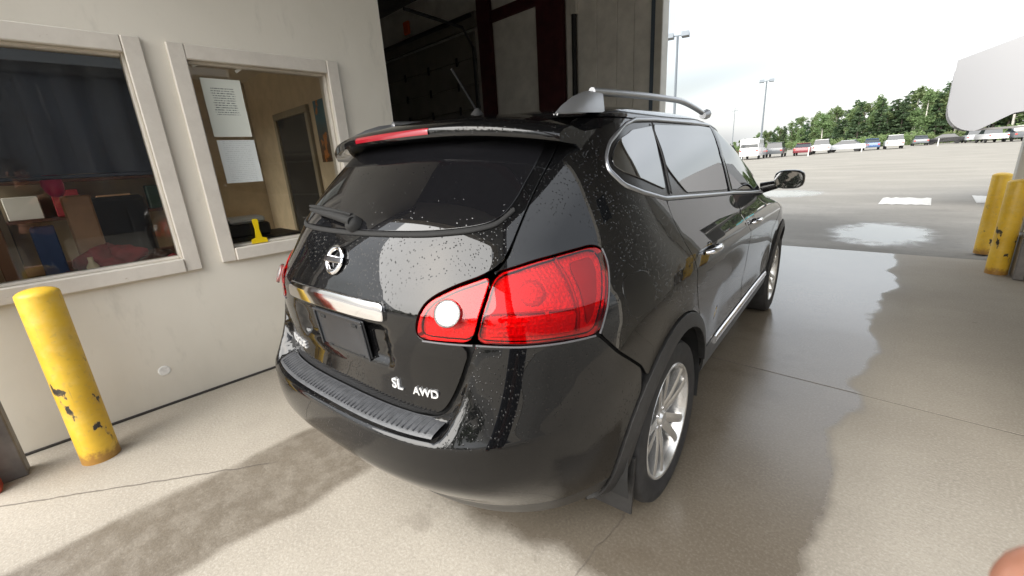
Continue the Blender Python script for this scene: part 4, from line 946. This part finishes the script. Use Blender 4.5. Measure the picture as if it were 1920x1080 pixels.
for s in (1, -1):
    TLi = panel('tail_light', TLin, 'red_lens', off=.004, thick=.036, side=s, rnd=.015, sp=.02, gap=.0018)
    TLo = panel('tail_light', TLout, 'red_lens', off=.006, thick=.038, side=s, rnd=.018, sp=.02, gap=.0018)
    # housings behind the lenses
    for poly, par in ((TLin, TLi), (TLout, TLo)):
        panel('lamp_back', poly, 'lamp_red_inner', off=-.022, thick=.002, side=s, rnd=.015, sp=.02, gap=.004, parent=par)
    # reversing lamp: clear round lens
    place(MB().lathe([(.0405, .004), (.042, .010), (.039, .016), (.026, .021), (.001, .022)], 28), frame_at(s*.365, 1.039)).build('reversing_lens', 'clear_lens', TLi, 60)
    place(MB().lathe([(.0395, .0135), (.036, .0085), (.024, .0068), (.008, .0066), (.001, .0095)], 28), frame_at(s*.365, 1.039)).build('reversing_reflector', 'rev_white', TLi, 40)
    ribbon('lamp_divider', [(.592, 1.160), (.612, 1.10), (.618, 1.03), (.606, .958)], .010, 'lamp_divider_red', -.012, .006, s, parent=TLo)
    ribbon('lamp_divider', [(.432, 1.040), (.52, 1.034), (.606, 1.026)], .007, 'lamp_divider_red', -.012, .005, s, parent=TLo)
    panel('outer_reflector', [(.628, .962), (.648, .985), (.676, 1.056), (.692, 1.125), (.684, 1.155), (.620, 1.148), (.634, 1.06)], 'lamp_divider_red', off=-.015, thick=.004, side=s, rnd=.012, sp=.02, parent=TLo)
    for (uu, zz, r_, mt) in ((.530, 1.085, .040, 'lamp_red_inner'),):
        place(MB().lathe([(r_, -.019), (r_*.93, -.015), (r_*.6, -.010), (r_*.25, -.008), (.001, -.0075)], 22), frame_at(s*uu, zz)).build('lamp_bowl', mt, TLo, 40)
        place(MB().box((.03, -.075, -.008), (.012, .028, .004), None, .001), frame_at(s*uu, zz)).build('bulb', 'amber_bulb', TLo)
    panel('reflex_strip', [(.422, .970), (.60, .957), (.615, 1.022), (.440, 1.035)], 'lamp_red_inner', off=-.010, thick=.003, side=s, rnd=.01, sp=.02, parent=TLo)
    ribbon('lamp_trim', [(.30, .954), (.402, .950)], .006, 'lamp_trim_grey', .001, .003, s)
    ribbon('lamp_trim', [(.408, .950), (.493, .940), (.574, .936), (.640, .934)], .006, 'lamp_trim_grey', .001, .003, s)
    ribbon('lamp_trim', [(.651, .937), (.672, .988), (.700, 1.056), (.719, 1.127), (.713, 1.164)], .006, 'lamp_trim_grey', .001, .003, s)
    # quarter panel with D pillar
    q = seam_up[::-1] + [(.459, 1.137)] + [(a, b_+.003) for a, b_ in TLout[1:4]] + [(.7115, 1.166), (.719, 1.127), (.700, 1.056), (.672, .988), (.650, .937), (.704, .852)] + yz([(-.342, .752)])
    q += yz(arch(R2_, a_bump, a_top, n=14))[1:] + yz(rear_seam[::-1]) + yz([(.108, 1.262)])
    q += [(.975, 1.298), (.859, 1.336), (.783, 1.395), (.783, 1.438), (.820, 1.485), (.964, 1.552), (1.06, 1.572), (.62, 1.572)]
    panel('quarter_panel', q, 'suv_paint', side=s, rnd=.012)
    # upper door frames (gloss black) and glass
    fr = [(.859, 1.3335), (.780, 1.395), (.780, 1.44), (.816, 1.487), (.960, 1.556), (1.06, 1.577), (1.3, 1.578), (2.48, 1.578), (2.46, 1.45), (2.42, 1.25), (2.36, 1.10)] + yz(belt[::-1])
    panel('window_surround', fr, 'suv_frame', off=-.005, side=s, rnd=.012)
    panel('side_window', [(.975, 1.350), (.86, 1.382), (.820, 1.405), (.818, 1.430), (.842, 1.462), (.895, 1.495), (1.033, 1.530), (1.262, 1.552)] + yz([(.20, 1.42), (.145, 1.292)]), 'suv_side_glass', off=.0, thick=.006, side=s, rnd=.015)
    panel('side_window', yz([(.30, 1.556), (.95, 1.566), (1.20, 1.560), (1.13, 1.40), (1.055, 1.212), (.38, 1.258), (.25, 1.37), (.235, 1.42)]), 'suv_side_glass', off=.0, thick=.006, side=s, rnd=.02)
    panel('side_window', yz([(1.27, 1.556), (1.38, 1.548), (1.60, 1.455), (1.86, 1.30), (2.05, 1.155), (2.04, 1.130), (1.80, 1.150), (1.15, 1.206), (1.20, 1.40)]), 'suv_side_glass', off=.0, thick=.006, side=s, rnd=.02)
    chr_ = yz(belt[::-1]) + [(.975, 1.300), (.859, 1.338), (.787, 1.395), (.787, 1.438), (.823, 1.483), (.966, 1.548), (1.06, 1.568), (1.3, 1.576)] + yz([(.8, 1.578), (1.2, 1.574), (1.5, 1.535), (1.75, 1.42), (2.0, 1.23)])
    ribbon('window_trim', chr_, .017, 'satin_metal', .0, .006, s)
    ribbon('pillar_trim', yz([(.185, 1.278), (.215, 1.35), (.255, 1.45), (.285, 1.555)]), .020, 'suv_plastic', .0, .004, s)
    ribbon('pillar_trim', yz([(1.10, 1.195), (1.165, 1.38), (1.232, 1.558)]), .030, 'suv_frame', .0, .003, s)
    # doors, sill, fender
    rd = yz([(.109, 1.255)] + rear_seam) + yz(arch(R2_, a_top, 18, n=10)) + yz([(.60, .50), (1.31, .50), (1.262, .80), (1.235, .985), (1.18, 1.12), (1.125, 1.183), (1.0, 1.191), (.37, 1.236)])
    panel('rear_door', rd, 'suv_paint_dry', side=s, rnd=.012)
    fd = yz([(1.129, 1.181), (1.184, 1.12), (1.239, .985), (1.266, .80), (1.314, .50), (2.16, .50), (2.17, .80), (2.12, 1.098), (1.80, 1.128)])
    panel('front_door', fd, 'suv_paint_dry', side=s, rnd=.012)
    panel('sill', yz([(.475, .29), (2.20, .29), (2.23, .496), (.455, .496)]), 'suv_bumper_low', side=s, rnd=.012)
    ribbon('sill_moulding', yz([(.66, .470), (1.30, .470), (2.15, .470)]), .042, 'chrome', .003, .010, s)
    ff = yz([(2.165, .50), (2.175, .80), (2.125, 1.095), (2.35, 1.03), (2.75, .97), (3.05, .92), (3.12, .75), (3.14, .55)]) + yz(arch(R2_, 20, 160, 2.69, 12))
    panel('front_fender', ff, 'suv_paint_dry', side=s, rnd=.01)
    for yc, a0, a1 in ((0, 17, 203), (2.69, 10, 170)):
        o_ = arch(R2_-.001, a0, a1, yc, 22); i_ = arch(R1_, a1, a0, yc, 22)
        panel('arch_cladding', yz(o_+i_), 'suv_plastic', off=.007, side=s, rnd=.0, sp=.022, thick=.03)
    # fuel door outline
    if s > 0: panel('fuel_door', yz([(-.42, .935), (-.25, .935), (-.25, 1.075), (-.42, 1.075)]), 'suv_paint_dry', off=.0012, thick=.004, side=s, rnd=.03, gap=.001)
    # door handles
    for yh, zh in ((.43, 1.003), (1.43, .988)):
        fm = frame_at(s*uy(yh, zh), zh); hnd = MB(); 
        pts = [(-.088, 0, .004), (-.080, 0, .024), (-.05, 0, .033), (0, 0, .036), (.05, 0, .033), (.080, 0, .024), (.088, 0, .004)]
        ho = place(MB().tube(pts, [.008, .012, .013, .0135, .013, .012, .008], 10), fm).build('door_handle', 'chrome', car, 60)
        place(MB().lathe([(.036, .000), (.034, -.001), (.022, -.010), (.001, -.013)], 20), fm).build('handle_cup', 'suv_frame', ho, 60)
    # mud flap
    MB().prism([(s*.70, .145), (s*.862, .150), (s*.872, .40), (s*.74, .40)], 'y', -.372, -.362).build('mud_flap', 'suv_plastic', car)
# roof, bonnet, nose, windscreen
us = np.concatenate([np.linspace(-3, 3, 241)]); zs = np.concatenate([np.linspace(1.574, 1.64, 14), np.linspace(1.645, 1.6615, 8)]); U_, Z_ = np.meshgrid(us, zs, indexing='ij')
Vr = S(U_, Z_).reshape(-1, 3); Nr = N(U_, Z_).reshape(-1, 3); nz_ = len(zs); F = [(i*nz_+j, (i+1)*nz_+j, (i+1)*nz_+j+1, i*nz_+j+1) for i in range(len(us)-1) for j in range(nz_-1)]
top = len(Vr); Vr = np.concatenate([Vr, [[0, .5, 1.6622]]]); Nr = np.concatenate([Nr, [[0, 0, 1]]]); F += [(i*nz_+nz_-1, (i+1)*nz_+nz_-1, top) for i in range(len(us)-1)]
emit('roof', Vr, F, Nr, 'suv_paint', car)
panel('windscreen', [(3.0, 1.105), (2.375, 1.105), (2.43, 1.25), (2.47, 1.45), (2.49, 1.572), (3.0, 1.572)], 'suv_side_glass', side=1, rnd=.0)
panel('windscreen', [(3.0, 1.105), (2.375, 1.105), (2.43, 1.25), (2.47, 1.45), (2.49, 1.572), (3.0, 1.572)], 'suv_side_glass', side=-1, rnd=.0)
for s in (1, -1):
    panel('bonnet', [(3.0, 1.10), (2.38, 1.10), (2.36, 1.03), (2.45, .93), (3.0, .90)], 'suv_paint_dry', side=s, rnd=.0)
    panel('nose', [(3.0, .895)] + [(2.46, .91)] + yz([(3.10, .90), (3.145, .55), (3.12, .33)]) + [(3.0, .33)], 'suv_paint_dry', side=s, rnd=.0)

# ---- spoiler with high brake light
def spo(x):   # trailing edge y, z and top / under profile along the half width
    a = abs(x)/.635; ye = -.592+.155*a**3.0; ze = 1.560-.055*a**3.2; return ye, ze
b = MB(); xs_ = np.linspace(-.635, .635, 61); rows = []
for x in xs_:
    ye, ze = spo(x); a = abs(x)/.635; th = .030*(1-.35*a**4)
    zr = 1.622-.075*a**2.6-.02*a**8; y0 = -.22+.02*a
    rows.append([(x, y0, zr), (x, y0-(y0-ye)*.35, zr-.004*(1+a)), (x, y0-(y0-ye)*.70, ze+.040-.01*a), (x, ye+.03, ze+.020), (x, ye+.006, ze+.008), (x, ye, ze-.004), (x, ye+.006, ze-th*.85), (x, ye+.03, ze-th), (x, ye+.10, ze-th-.006), (x, ye+.16, ze-th-.012-.03*a)])
k = len(rows[0])
for r_ in rows: b.v += r_
for i in range(len(rows)-1):
    for j in range(k-1): b.f.append((i*k+j, i*k+j+1, (i+1)*k+j+1, (i+1)*k+j))
b.f.append(tuple(range(k))); b.f.append(tuple((len(rows)-1)*k+j for j in range(k)))
spoiler = b.build('spoiler', 'suv_paint', car, 50)
b = MB(); n = 24
for i in range(n+1):
    x = -.215+.43*i/n; ye, ze = spo(x); b.v += [(x, ye-.002, ze-.017), (x, ye-.003, ze-.004), (x, ye+.003, ze+.004), (x, ye+.02, ze-.006)]
for i in range(n):
    for j in range(3): b.f.append((i*4+j, i*4+j+1, i*4+j+5, i*4+j+4))
b.build('high_brake_light', simple('red_solid', (.26, .005, .014), .2, coat=1.0), spoiler, 50)

# ---- roof rails and antenna
simple('rail_grey', (.36, .365, .375), .32, .8)
for s in (1, -1):
    rail = MB(); pts = []; rads = []
    for i in range(25):
        f = i/24; y = -.12+f*1.45; z = 1.660+.026*math.sin(min(1, f*1.25)*PI*.5)-.05*max(0, f-.62)**1.4/.26; x = s*(.578+.012*math.sin(f*PI)); pts.append((x, y, z)); rads.append(.014)
    rail.tube(pts, rads, 10); ro = rail.build('roof_rail', 'satin_metal', car, 60)
    fin = MB(); prof_ = [(-.40, 1.575, .008), (-.36, 1.598, .012), (-.28, 1.631, .015), (-.20, 1.652, .015), (-.12, 1.662, .012), (-.06, 1.667, .010)]
    for (y, z, hw_) in prof_:
        zb = 1.572+.02*(y+.40)/.36; xo = .60-.05*(y+.40)
        fin.v += [(s*(xo-hw_), y, zb), (s*(xo-hw_*.8), y, z-.008), (s*xo, y, z), (s*(xo+hw_*.8), y, z-.010), (s*(xo+hw_*1.5), y, zb)]
    for i in range(len(prof_)-1):
        for j in range(4): fin.f.append((i*5+j, i*5+j+1, (i+1)*5+j+1, (i+1)*5+j))
    fin.f.append((0, 1, 2, 3, 4)); m_ = (len(prof_)-1)*5; fin.f.append((m_+4, m_+3, m_+2, m_+1, m_)); fin.build('rail_foot', 'rail_grey', ro, 60)
    ff_ = MB().tube([(s*.585, 1.24, 1.63), (s*.582, 1.33, 1.642)], [.02, .03], 8); ff_.build('rail_foot', 'satin_metal', ro, 60)
an = MB().lathe([(.030, 0), (.026, .012), (.014, .024), (.010, .032), (.001, .034)], 16, 'z', (.0, -.10, 1.640)).build('antenna_base', 'suv_rubber', car, 50)
MB().tube([(0, -.10, 1.66), (0, -.19, 1.765), (0, -.235, 1.815)], [.0045, .0038, .0045], 8).build('antenna_mast', 'suv_rubber', an, 60)

# ---- rear wiper
wp = place(MB().lathe([(.030, 0), (.028, .022), (.016, .032), (.001, .034)], 16), frame_at(.045, 1.262, .004)).build('wiper_pivot', 'suv_rubber', car, 50)
def onS(u, z, d): return tuple(S(u, z)+N(np.array(u), np.array(z))*d)
MB().tube([onS(.055, 1.262, .030), onS(-.03, 1.272, .040), onS(-.12, 1.280, .038), onS(-.23, 1.288, .030)], [.016, .014, .011, .007], 10).build('wiper_arm', 'suv_rubber', wp, 60)
MB().tube([onS(.02, 1.286, .018), onS(-.10, 1.296, .018), onS(-.22, 1.302, .018), onS(-.34, 1.300, .018)], [.006, .009, .009, .005], 8).build('wiper_blade', 'suv_rubber', wp, 60)

# ---- licence area: chrome bar, bracket, lip
panel('plate_garnish', [(0, .992), (.205, .992), (.214, 1.0), (.216, 1.04), (.208, 1.056), (0, 1.060)], 'chrome', off=.012, thick=.02, sym=True, rnd=.015, sp=.02, bev=.006)
pl = place(MB().box((0, 0, .006), (.310, .165, .010), None, .004), frame_at(.012, .892, .004)).build('plate_bracket', simple('bracket_plastic', (.026, .028, .032), .34, var=.2) if 'bracket_plastic' not in M else 'bracket_plastic', car)
fmp = frame_at(.012, .892, .004)
for (x, y, w_, h_) in ((0, .080, .31, .010), (0, -.080, .31, .010), (-.150, 0, .010, .148), (.150, 0, .010, .148)): place(MB().box((x, y, .0145), (w_, h_, .006), None, .002), fmp).build('bracket_rim', 'bracket_plastic', pl)
for (x, y) in ((-.10, .058), (.10, .058), (-.10, -.058), (.10, -.058)): place(MB().box((x, y, .0125), (.030, .012, .003), None, .001), fmp).build('screw_slot', 'suv_rubber', pl)

# ---- badges
def ring(R_, r_, n=40, m=8):
    b = MB()
    for i in range(n):
        a = 2*PI*i/n
        for j in range(m):
            c_ = 2*PI*j/m; b.v.append(((R_+r_*math.cos(c_))*math.cos(a), (R_+r_*math.cos(c_))*math.sin(a), r_*.7*math.sin(c_)))
    for i in range(n):
        for j in range(m): b.f.append((i*m+j, ((i+1) % n)*m+j, ((i+1) % n)*m+(j+1) % m, i*m+(j+1) % m))
    return b
fe = frame_at(.004, 1.153, .007)
em = place(ring(.043, .0095), fe).build('emblem', 'chrome', car, 60); place(MB().box((0, 0, .003), (.112, .022, .012), None, .004), fe).build('emblem_bar', 'chrome', em)
simple('badge_silver', (.80, .80, .80), .25, .5)
def text(body, u, z, size, name):
    cu = bpy.data.curves.new(name, 'FONT'); cu.body = body; cu.size = size; cu.extrude = .0025; cu.offset = size*.012; cu.resolution_u = 6
    o = bpy.data.objects.new('tmp', cu); COL.objects.link(o); dg = bpy.context.evaluated_depsgraph_get(); me = bpy.data.meshes.new_from_object(o.evaluated_get(dg)); bpy.data.objects.remove(o)
    x0 = 0.0; V = []
    for v in me.vertices:      # bend the lettering onto the surface
        fm = frame_at(u+v.co.x/1.42, z+v.co.y, .0035+v.co.z); V.append(fm.translation.copy())
    for v, p in zip(me.vertices, V): v.co = p
    me.materials.clear(); me.materials.append(M['badge_silver']); return link(name, me, car)
text('SL', .196, .771, .048, 'badge_lettering'); text('AWD', .256, .768, .036, 'badge_lettering'); text('ROGUE', -.300, .771, .044, 'badge_lettering')

# ---- bumper step pad with ribs
b = MB(); n = 60; rows = []
for i in range(n+1):
    u = -.335+.67*i/n
    fr_ = [(S(u, z)+N(np.array(u), np.array(z))*d) for z, d in ((.700, .002), (.698, .006), (.692, .007), (.686, .0075), (.681, .0065), (.677, .005), (.675, .001))]
    rows.append(fr_)
for r_ in rows: b.v += [tuple(p) for p in r_]
k = 7
for i in range(n):
    for j in range(k-1): b.f.append((i*k+j, i*k+j+1, (i+1)*k+j+1, (i+1)*k+j))
pad = b.build('step_pad', 'suv_pad', car, 50)
for i in range(46):
    u = -.315+.63*i/45; P0 = S(u, .6965)+N(np.array(u), np.array(.6965))*.008; P1 = S(u, .6785)+N(np.array(u), np.array(.6785))*.008
    MB().tube([tuple(P0), tuple(P1)], .0035, 6).build('rib', 'suv_pad', pad)

# ---- mirrors
for s in (1, -1):
    b = MB(); n, m = 20, 12; cx_, cy_, cz_ = s*.972, 2.09, 1.196
    for i in range(m+1):
        th = PI*i/m
        for j in range(n):
            a = 2*PI*j/n; ca, sa = math.cos(a), math.sin(a); q_ = (abs(ca)**3.2+abs(sa)**3.2)**(-1/3.2)
            rr_ = math.sin(th)**.45 if 0 < i < m else 0; b.v.append((cx_+.095*q_*ca*rr_, cy_+.065*-math.cos(th), cz_+.067*q_*sa*rr_))
    for i in range(m):
        for j in range(n): b.f.append((i*n+j, i*n+(j+1) % n, (i+1)*n+(j+1) % n, (i+1)*n+j))
    mo = b.build('door_mirror', 'suv_paint_dry', car, 60)
    b = MB(); b.v = [(cx_+.084*(abs(math.cos(a))**3+abs(math.sin(a))**3)**(-1/3)*math.cos(a), cy_-.0665, cz_+.056*(abs(math.cos(a))**3+abs(math.sin(a))**3)**(-1/3)*math.sin(a)) for a in [2*PI*i/28 for i in range(28)]]; b.f = [tuple(range(28))]
    b.v += [(v[0], v[1]+.004, v[2]) for v in b.v]; b.f.append(tuple(range(55, 27, -1))); b.build('mirror_glass', 'suv_side_glass', mo)
    MB().tube([(s*.80, 2.10, 1.135), (s*.90, 2.095, 1.16)], [.040, .030], 8).build('mirror_arm', 'suv_frame', mo, 60)

# ---- wheels
def wheel_meshes():
    W = {}
    ty = MB().lathe([(.246, -.10), (.270, -.112), (.310, -.115), (.336, -.106), (.346, -.085), (.3475, -.05), (.3475, .05), (.346, .085), (.336, .106), (.310, .115), (.270, .112), (.250, .100), (.246, .085)], 64, 'x')
    W['tyre'] = (ty, 'tyre_rubber', 35)
    rm = MB().lathe([(.249, .090), (.2505, .100), (.246, .106), (.238, .104), (.232, .094), (.222, .060), (.218, -.02), (.225, -.09)], 64, 'x')
    W['rim'] = (rm, 'alloy', 40)
    return W
def tread(b):
    return b
WM = wheel_meshes(); WD = {}
for yc in (0, 2.69):
    for s in (1, -1):
        wh = empty('wheel', (s*.765, yc, .3475), 0, car)
        if s < 0: wh.rotation_euler = (0, 0, PI)
        for nm, (mb, mt, sm) in WM.items():
            if nm not in WD: WD[nm] = mb.build(nm, mt, wh, sm).data
            else: link(nm, WD[nm], wh)
        for k_ in range(5):
            if 'spoke' not in WD:
                b = MB()
                for e in (-1, 1):      # each spoke is a pair of ribs splitting towards the rim
                    st = [(.045, .012*e, .066, .022, .040), (.10, .023*e, .080, .0205, .036), (.17, .037*e, .090, .0195, .030), (.236, .051*e, .095, .0195, .024)]
                    o0_ = len(b.v)
                    for (r_, yy, xx, hw_, dp) in st: b.v += [(xx, yy-hw_, r_), (xx+.004, yy-hw_*.35, r_), (xx+.004, yy+hw_*.35, r_), (xx, yy+hw_, r_), (xx-dp, yy+hw_*.8, r_), (xx-dp, yy-hw_*.8, r_)]
                    for i in range(3):
                        for j in range(6): b.f.append((o0_+i*6+j, o0_+i*6+(j+1) % 6, o0_+(i+1)*6+(j+1) % 6, o0_+(i+1)*6+j))
                    b.f.append(tuple(o0_+j for j in range(6))); b.f.append(tuple(o0_+18+j for j in range(5, -1, -1)))
                sp_ = b.build('spoke', 'alloy', wh, 35); WD['spoke'] = sp_.data
            else: sp_ = link('spoke', WD['spoke'], wh)
            sp_.rotation_euler = (2*PI*k_/5+.25, 0, 0)
        for nm, mb_, mt in (('hub_cap', lambda: MB().lathe([(.001, .082), (.026, .081), (.030, .076), (.034, .070), (.058, .066), (.062, .02)], 24, 'x'), 'alloy'), ('brake_disc', lambda: MB().lathe([(.001, .0), (.06, .012), (.065, -.004), (.145, -.004), (.145, -.03), (.001, -.03)], 32, 'x'), 'brake_steel'), ('back_plate', lambda: MB().lathe([(.001, -.05), (.224, -.05), (.224, -.06), (.001, -.06)], 32, 'x'), 'suv_rubber')):
            if nm not in WD: WD[nm] = mb_().build(nm, mt, wh, 40).data
            else: link(nm, WD[nm], wh)
        for k_ in range(5):
            a = 2*PI*k_/5+.25+PI/5
            if 'lug' not in WD: lg = MB().lathe([(.001, .074), (.008, .073), (.010, .060)], 6, 'x').build('lug_nut', 'chrome', wh); WD['lug'] = lg.data
            else: lg = link('lug_nut', WD['lug'], wh)
            lg.location = (0, -.045*math.sin(a), .045*math.cos(a))

# ================================================================== the photographer: one fingertip shows at the lower right corner
RGT, DWN, FWD = _xr, _dr, _z; CAMP = Vector((0, 0, CAM_H))
def cv_(r, d, f): return CAMP+RGT*r+DWN*d+FWD*f
t = NT('skin'); n = t.step(t.noise(t.obj(), 160, 4), .35, .65); t.set(color=t.mix(n, (.50, .23, .15), (.62, .31, .22)), rough=.5, sss=.12); t.b.inputs['Subsurface Radius'].default_value = (.01, .004, .002); M['skin'] = t.m
simple('jacket_navy', (.020, .024, .035), .8, var=.3, scale=20); simple('jeans', (.03, .045, .08), .85, var=.3, scale=30); simple('hair_brown', (.035, .02, .012), .6); simple('shoe_black', (.015, .015, .015), .6)
def skinned(name, nodes, edges, root, mat, parent, sub=2):
    me = bpy.data.meshes.new(name); bm = bmesh.new(); lay = bm.verts.layers.skin.verify(); vs = {}
    for k_, (p, r_) in nodes.items():
        v = bm.verts.new(p); v[lay].radius = (r_, r_) if not isinstance(r_, tuple) else r_; v[lay].use_root = (k_ == root); vs[k_] = v
    for a, b_ in edges: bm.edges.new((vs[a], vs[b_]))
    bm.to_mesh(me); bm.free(); o = link(name, me, parent); md = o.modifiers.new('skin', 'SKIN'); md.use_smooth_shade = True
    if sub: s_ = o.modifiers.new('sub', 'SUBSURF'); s_.levels = sub; s_.render_levels = sub
    me.materials.append(M[mat]); return o
fh = Vector((FWD.x, FWD.y, 0)).normalized(); rh = Vector((fh.y, -fh.x, 0)); base = -fh*.48+rh*.16
per = tag(empty('person', (base.x, base.y, 0)), 'fingertip of the person taking the picture, blurred at the lower right corner', 'person')
def bw(r, f, z): return Vector((0, 0, z))+rh*r+fh*f        # relative to the person's feet
def cw(r, d, f): return cv_(r, d, f)-Vector((base.x, base.y, 0))
nd = {'pel': (bw(0, 0, .95), .13), 'waist': (bw(0, 0, 1.10), .125), 'chest': (bw(0, -.01, 1.28), .15), 'neckb': (bw(0, -.01, 1.42), .07), 'neck': (bw(0, .01, 1.50), .055), 'jaw': (bw(0, .03, 1.57), .068), 'head': (bw(0, .01, 1.66), .092), 'crown': (bw(0, 0, 1.74), .062),
 'shR': (bw(.19, -.01, 1.39), .062), 'elR': (bw(.27, .10, 1.12), .045), 'wrR': (cw(.150, .165, -.075), .027), 'palm': (cw(.140, .115, -.030), .030),
 'i0': (cw(.124, .082, -.012), .0105), 'i1': (cw(.117, .070, .028), .0092), 'i2': (cw(.094, .0545, .0535), .0095), 'i3': (cw(.0730, .0422, .0640), .0088),
 'm0': (cw(.134, .096, -.008), .0108), 'm1': (cw(.134, .094, .034), .0095), 'm2': (cw(.124, .090, .052), .0088), 'm3': (cw(.108, .084, .056), .0078),
 'r0': (cw(.141, .112, -.006), .0102), 'r1': (cw(.143, .112, .030), .009), 'r2': (cw(.132, .108, .045), .0083), 'r3': (cw(.118, .103, .046), .0074),
 'p0': (cw(.146, .128, -.008), .0092), 'p1': (cw(.148, .129, .020), .008), 'p2': (cw(.139, .126, .033), .0073), 'p3': (cw(.128, .122, .034), .0066),
 't0': (cw(.130, .135, -.060), .014), 't1': (cw(.110, .105, -.062), .0115), 't2': (cw(.098, .078, -.050), .0095),
 'shL': (bw(-.19, -.01, 1.39), .062), 'elL': (bw(-.27, .12, 1.13), .045), 'wrL': (cw(-.110, .110, -.060), .027), 'palmL': (cw(-.085, .075, -.035), .026),
 'hpR': (bw(.10, 0, .88), .095), 'knR': (bw(.12, .03, .50), .062), 'anR': (bw(.13, -.02, .10), .042), 'toR': (bw(.14, .13, .045), .034),
 'hpL': (bw(-.10, 0, .88), .095), 'knL': (bw(-.12, .02, .50), .062), 'anL': (bw(-.13, -.03, .10), .042), 'toL': (bw(-.15, .12, .045), .034)}
for q_, dx_ in enumerate((-.028, -.009, .010, .028)):
    nd['L%d1' % q_] = (cw(-.055+dx_*.2, .050+dx_, -.012), .0095); nd['L%d2' % q_] = (cw(-.035, .048+dx_, -.006-.0), .0088); nd['L%d3' % q_] = (cw(-.022, .050+dx_*.9, -.020), .0075)
nd['LT1'] = (cw(-.060, .085, -.055), .0115); nd['LT2'] = (cw(-.040, .062, -.048), .0095)
ed = [('pel', 'waist'), ('waist', 'chest'), ('chest', 'neckb'), ('neckb', 'neck'), ('neck', 'jaw'), ('jaw', 'head'), ('head', 'crown'), ('chest', 'shR'), ('shR', 'elR'), ('elR', 'wrR'), ('wrR', 'palm'), ('palm', 'i0'), ('i0', 'i1'), ('i1', 'i2'), ('i2', 'i3'),
 ('palm', 'm0'), ('m0', 'm1'), ('m1', 'm2'), ('m2', 'm3'), ('palm', 'r0'), ('r0', 'r1'), ('r1', 'r2'), ('r2', 'r3'), ('palm', 'p0'), ('p0', 'p1'), ('p1', 'p2'), ('p2', 'p3'), ('wrR', 't0'), ('t0', 't1'), ('t1', 't2'),
 ('chest', 'shL'), ('shL', 'elL'), ('elL', 'wrL'), ('wrL', 'palmL'), ('palmL', 'LT1'), ('LT1', 'LT2'), ('pel', 'hpR'), ('hpR', 'knR'), ('knR', 'anR'), ('anR', 'toR'), ('pel', 'hpL'), ('hpL', 'knL'), ('knL', 'anL'), ('anL', 'toL')]
for q_ in range(4): ed += [('palmL', 'L%d1' % q_), ('L%d1' % q_, 'L%d2' % q_), ('L%d2' % q_, 'L%d3' % q_)]
body = skinned('body', nd, ed, 'pel', 'skin', per)
gr = .020
jk = {k_: (nd[k_][0], nd[k_][1]+gr) for k_ in ('pel', 'waist', 'chest', 'neckb', 'shR', 'elR', 'shL', 'elL')}
jk['cuR'] = (nd['elR'][0].lerp(nd['wrR'][0], .86), .042); jk['cuL'] = (nd['elL'][0].lerp(nd['wrL'][0], .86), .042)
skinned('jacket', jk, [('pel', 'waist'), ('waist', 'chest'), ('chest', 'neckb'), ('chest', 'shR'), ('shR', 'elR'), ('elR', 'cuR'), ('chest', 'shL'), ('shL', 'elL'), ('elL', 'cuL')], 'chest', 'jacket_navy', per)
tk = {k_: (nd[k_][0], nd[k_][1]+.018) for k_ in ('pel', 'hpR', 'knR', 'anR', 'hpL', 'knL', 'anL')}
skinned('trousers', tk, [('pel', 'hpR'), ('hpR', 'knR'), ('knR', 'anR'), ('pel', 'hpL'), ('hpL', 'knL'), ('knL', 'anL')], 'pel', 'jeans', per)
for sd_ in 'RL': skinned('shoe', {'a': (nd['an'+sd_][0]-Vector((0, 0, .045)), .052), 'b': (nd['to'+sd_][0]+Vector((0, 0, .002)), .046)}, [('a', 'b')], 'a', 'shoe_black', per)
skinned('hair', {'a': (bw(0, -.035, 1.63), .075), 'b': (bw(0, -.025, 1.70), .092), 'c': (bw(0, .01, 1.765), .06)}, [('a', 'b'), ('b', 'c')], 'b', 'hair_brown', per)
for e in (-1, 1): MB().lathe([(.001, .012), (.008, .009), (.012, 0), (.008, -.009), (.001, -.012)], 10, 'z', tuple(bw(e*.033, .098, 1.655))).build('eye', 'white_plastic', per, 60); lump(tuple(bw(e*.088, .0, 1.645)), (.016, .016, .032), 1, amp=.03).build('ear', 'skin', per, 60)
lump(tuple(bw(0, .112, 1.618)), (.016, .02, .024), 1, amp=.03).build('nose', 'skin', per, 60); MB().box(tuple(bw(0, .090, 1.572)), (.05, .012, .010), Matrix.Rotation(math.atan2(rh.y, rh.x), 3, 'Z'), .004).build('mouth', simple('lip', (.40, .12, .10), .5), per)
ph_ = tag(empty('smartphone', tuple(cv_(.045, .002, -.012))), 'dark smartphone in the hands of the person taking the picture', 'phone')
rot = Matrix(((RGT.x, DWN.x, FWD.x), (RGT.y, DWN.y, FWD.y), (RGT.z, DWN.z, FWD.z)))
MB().box((0, 0, 0), (.155, .074, .008), rot, .003).build('case', 'black_plastic', ph_)
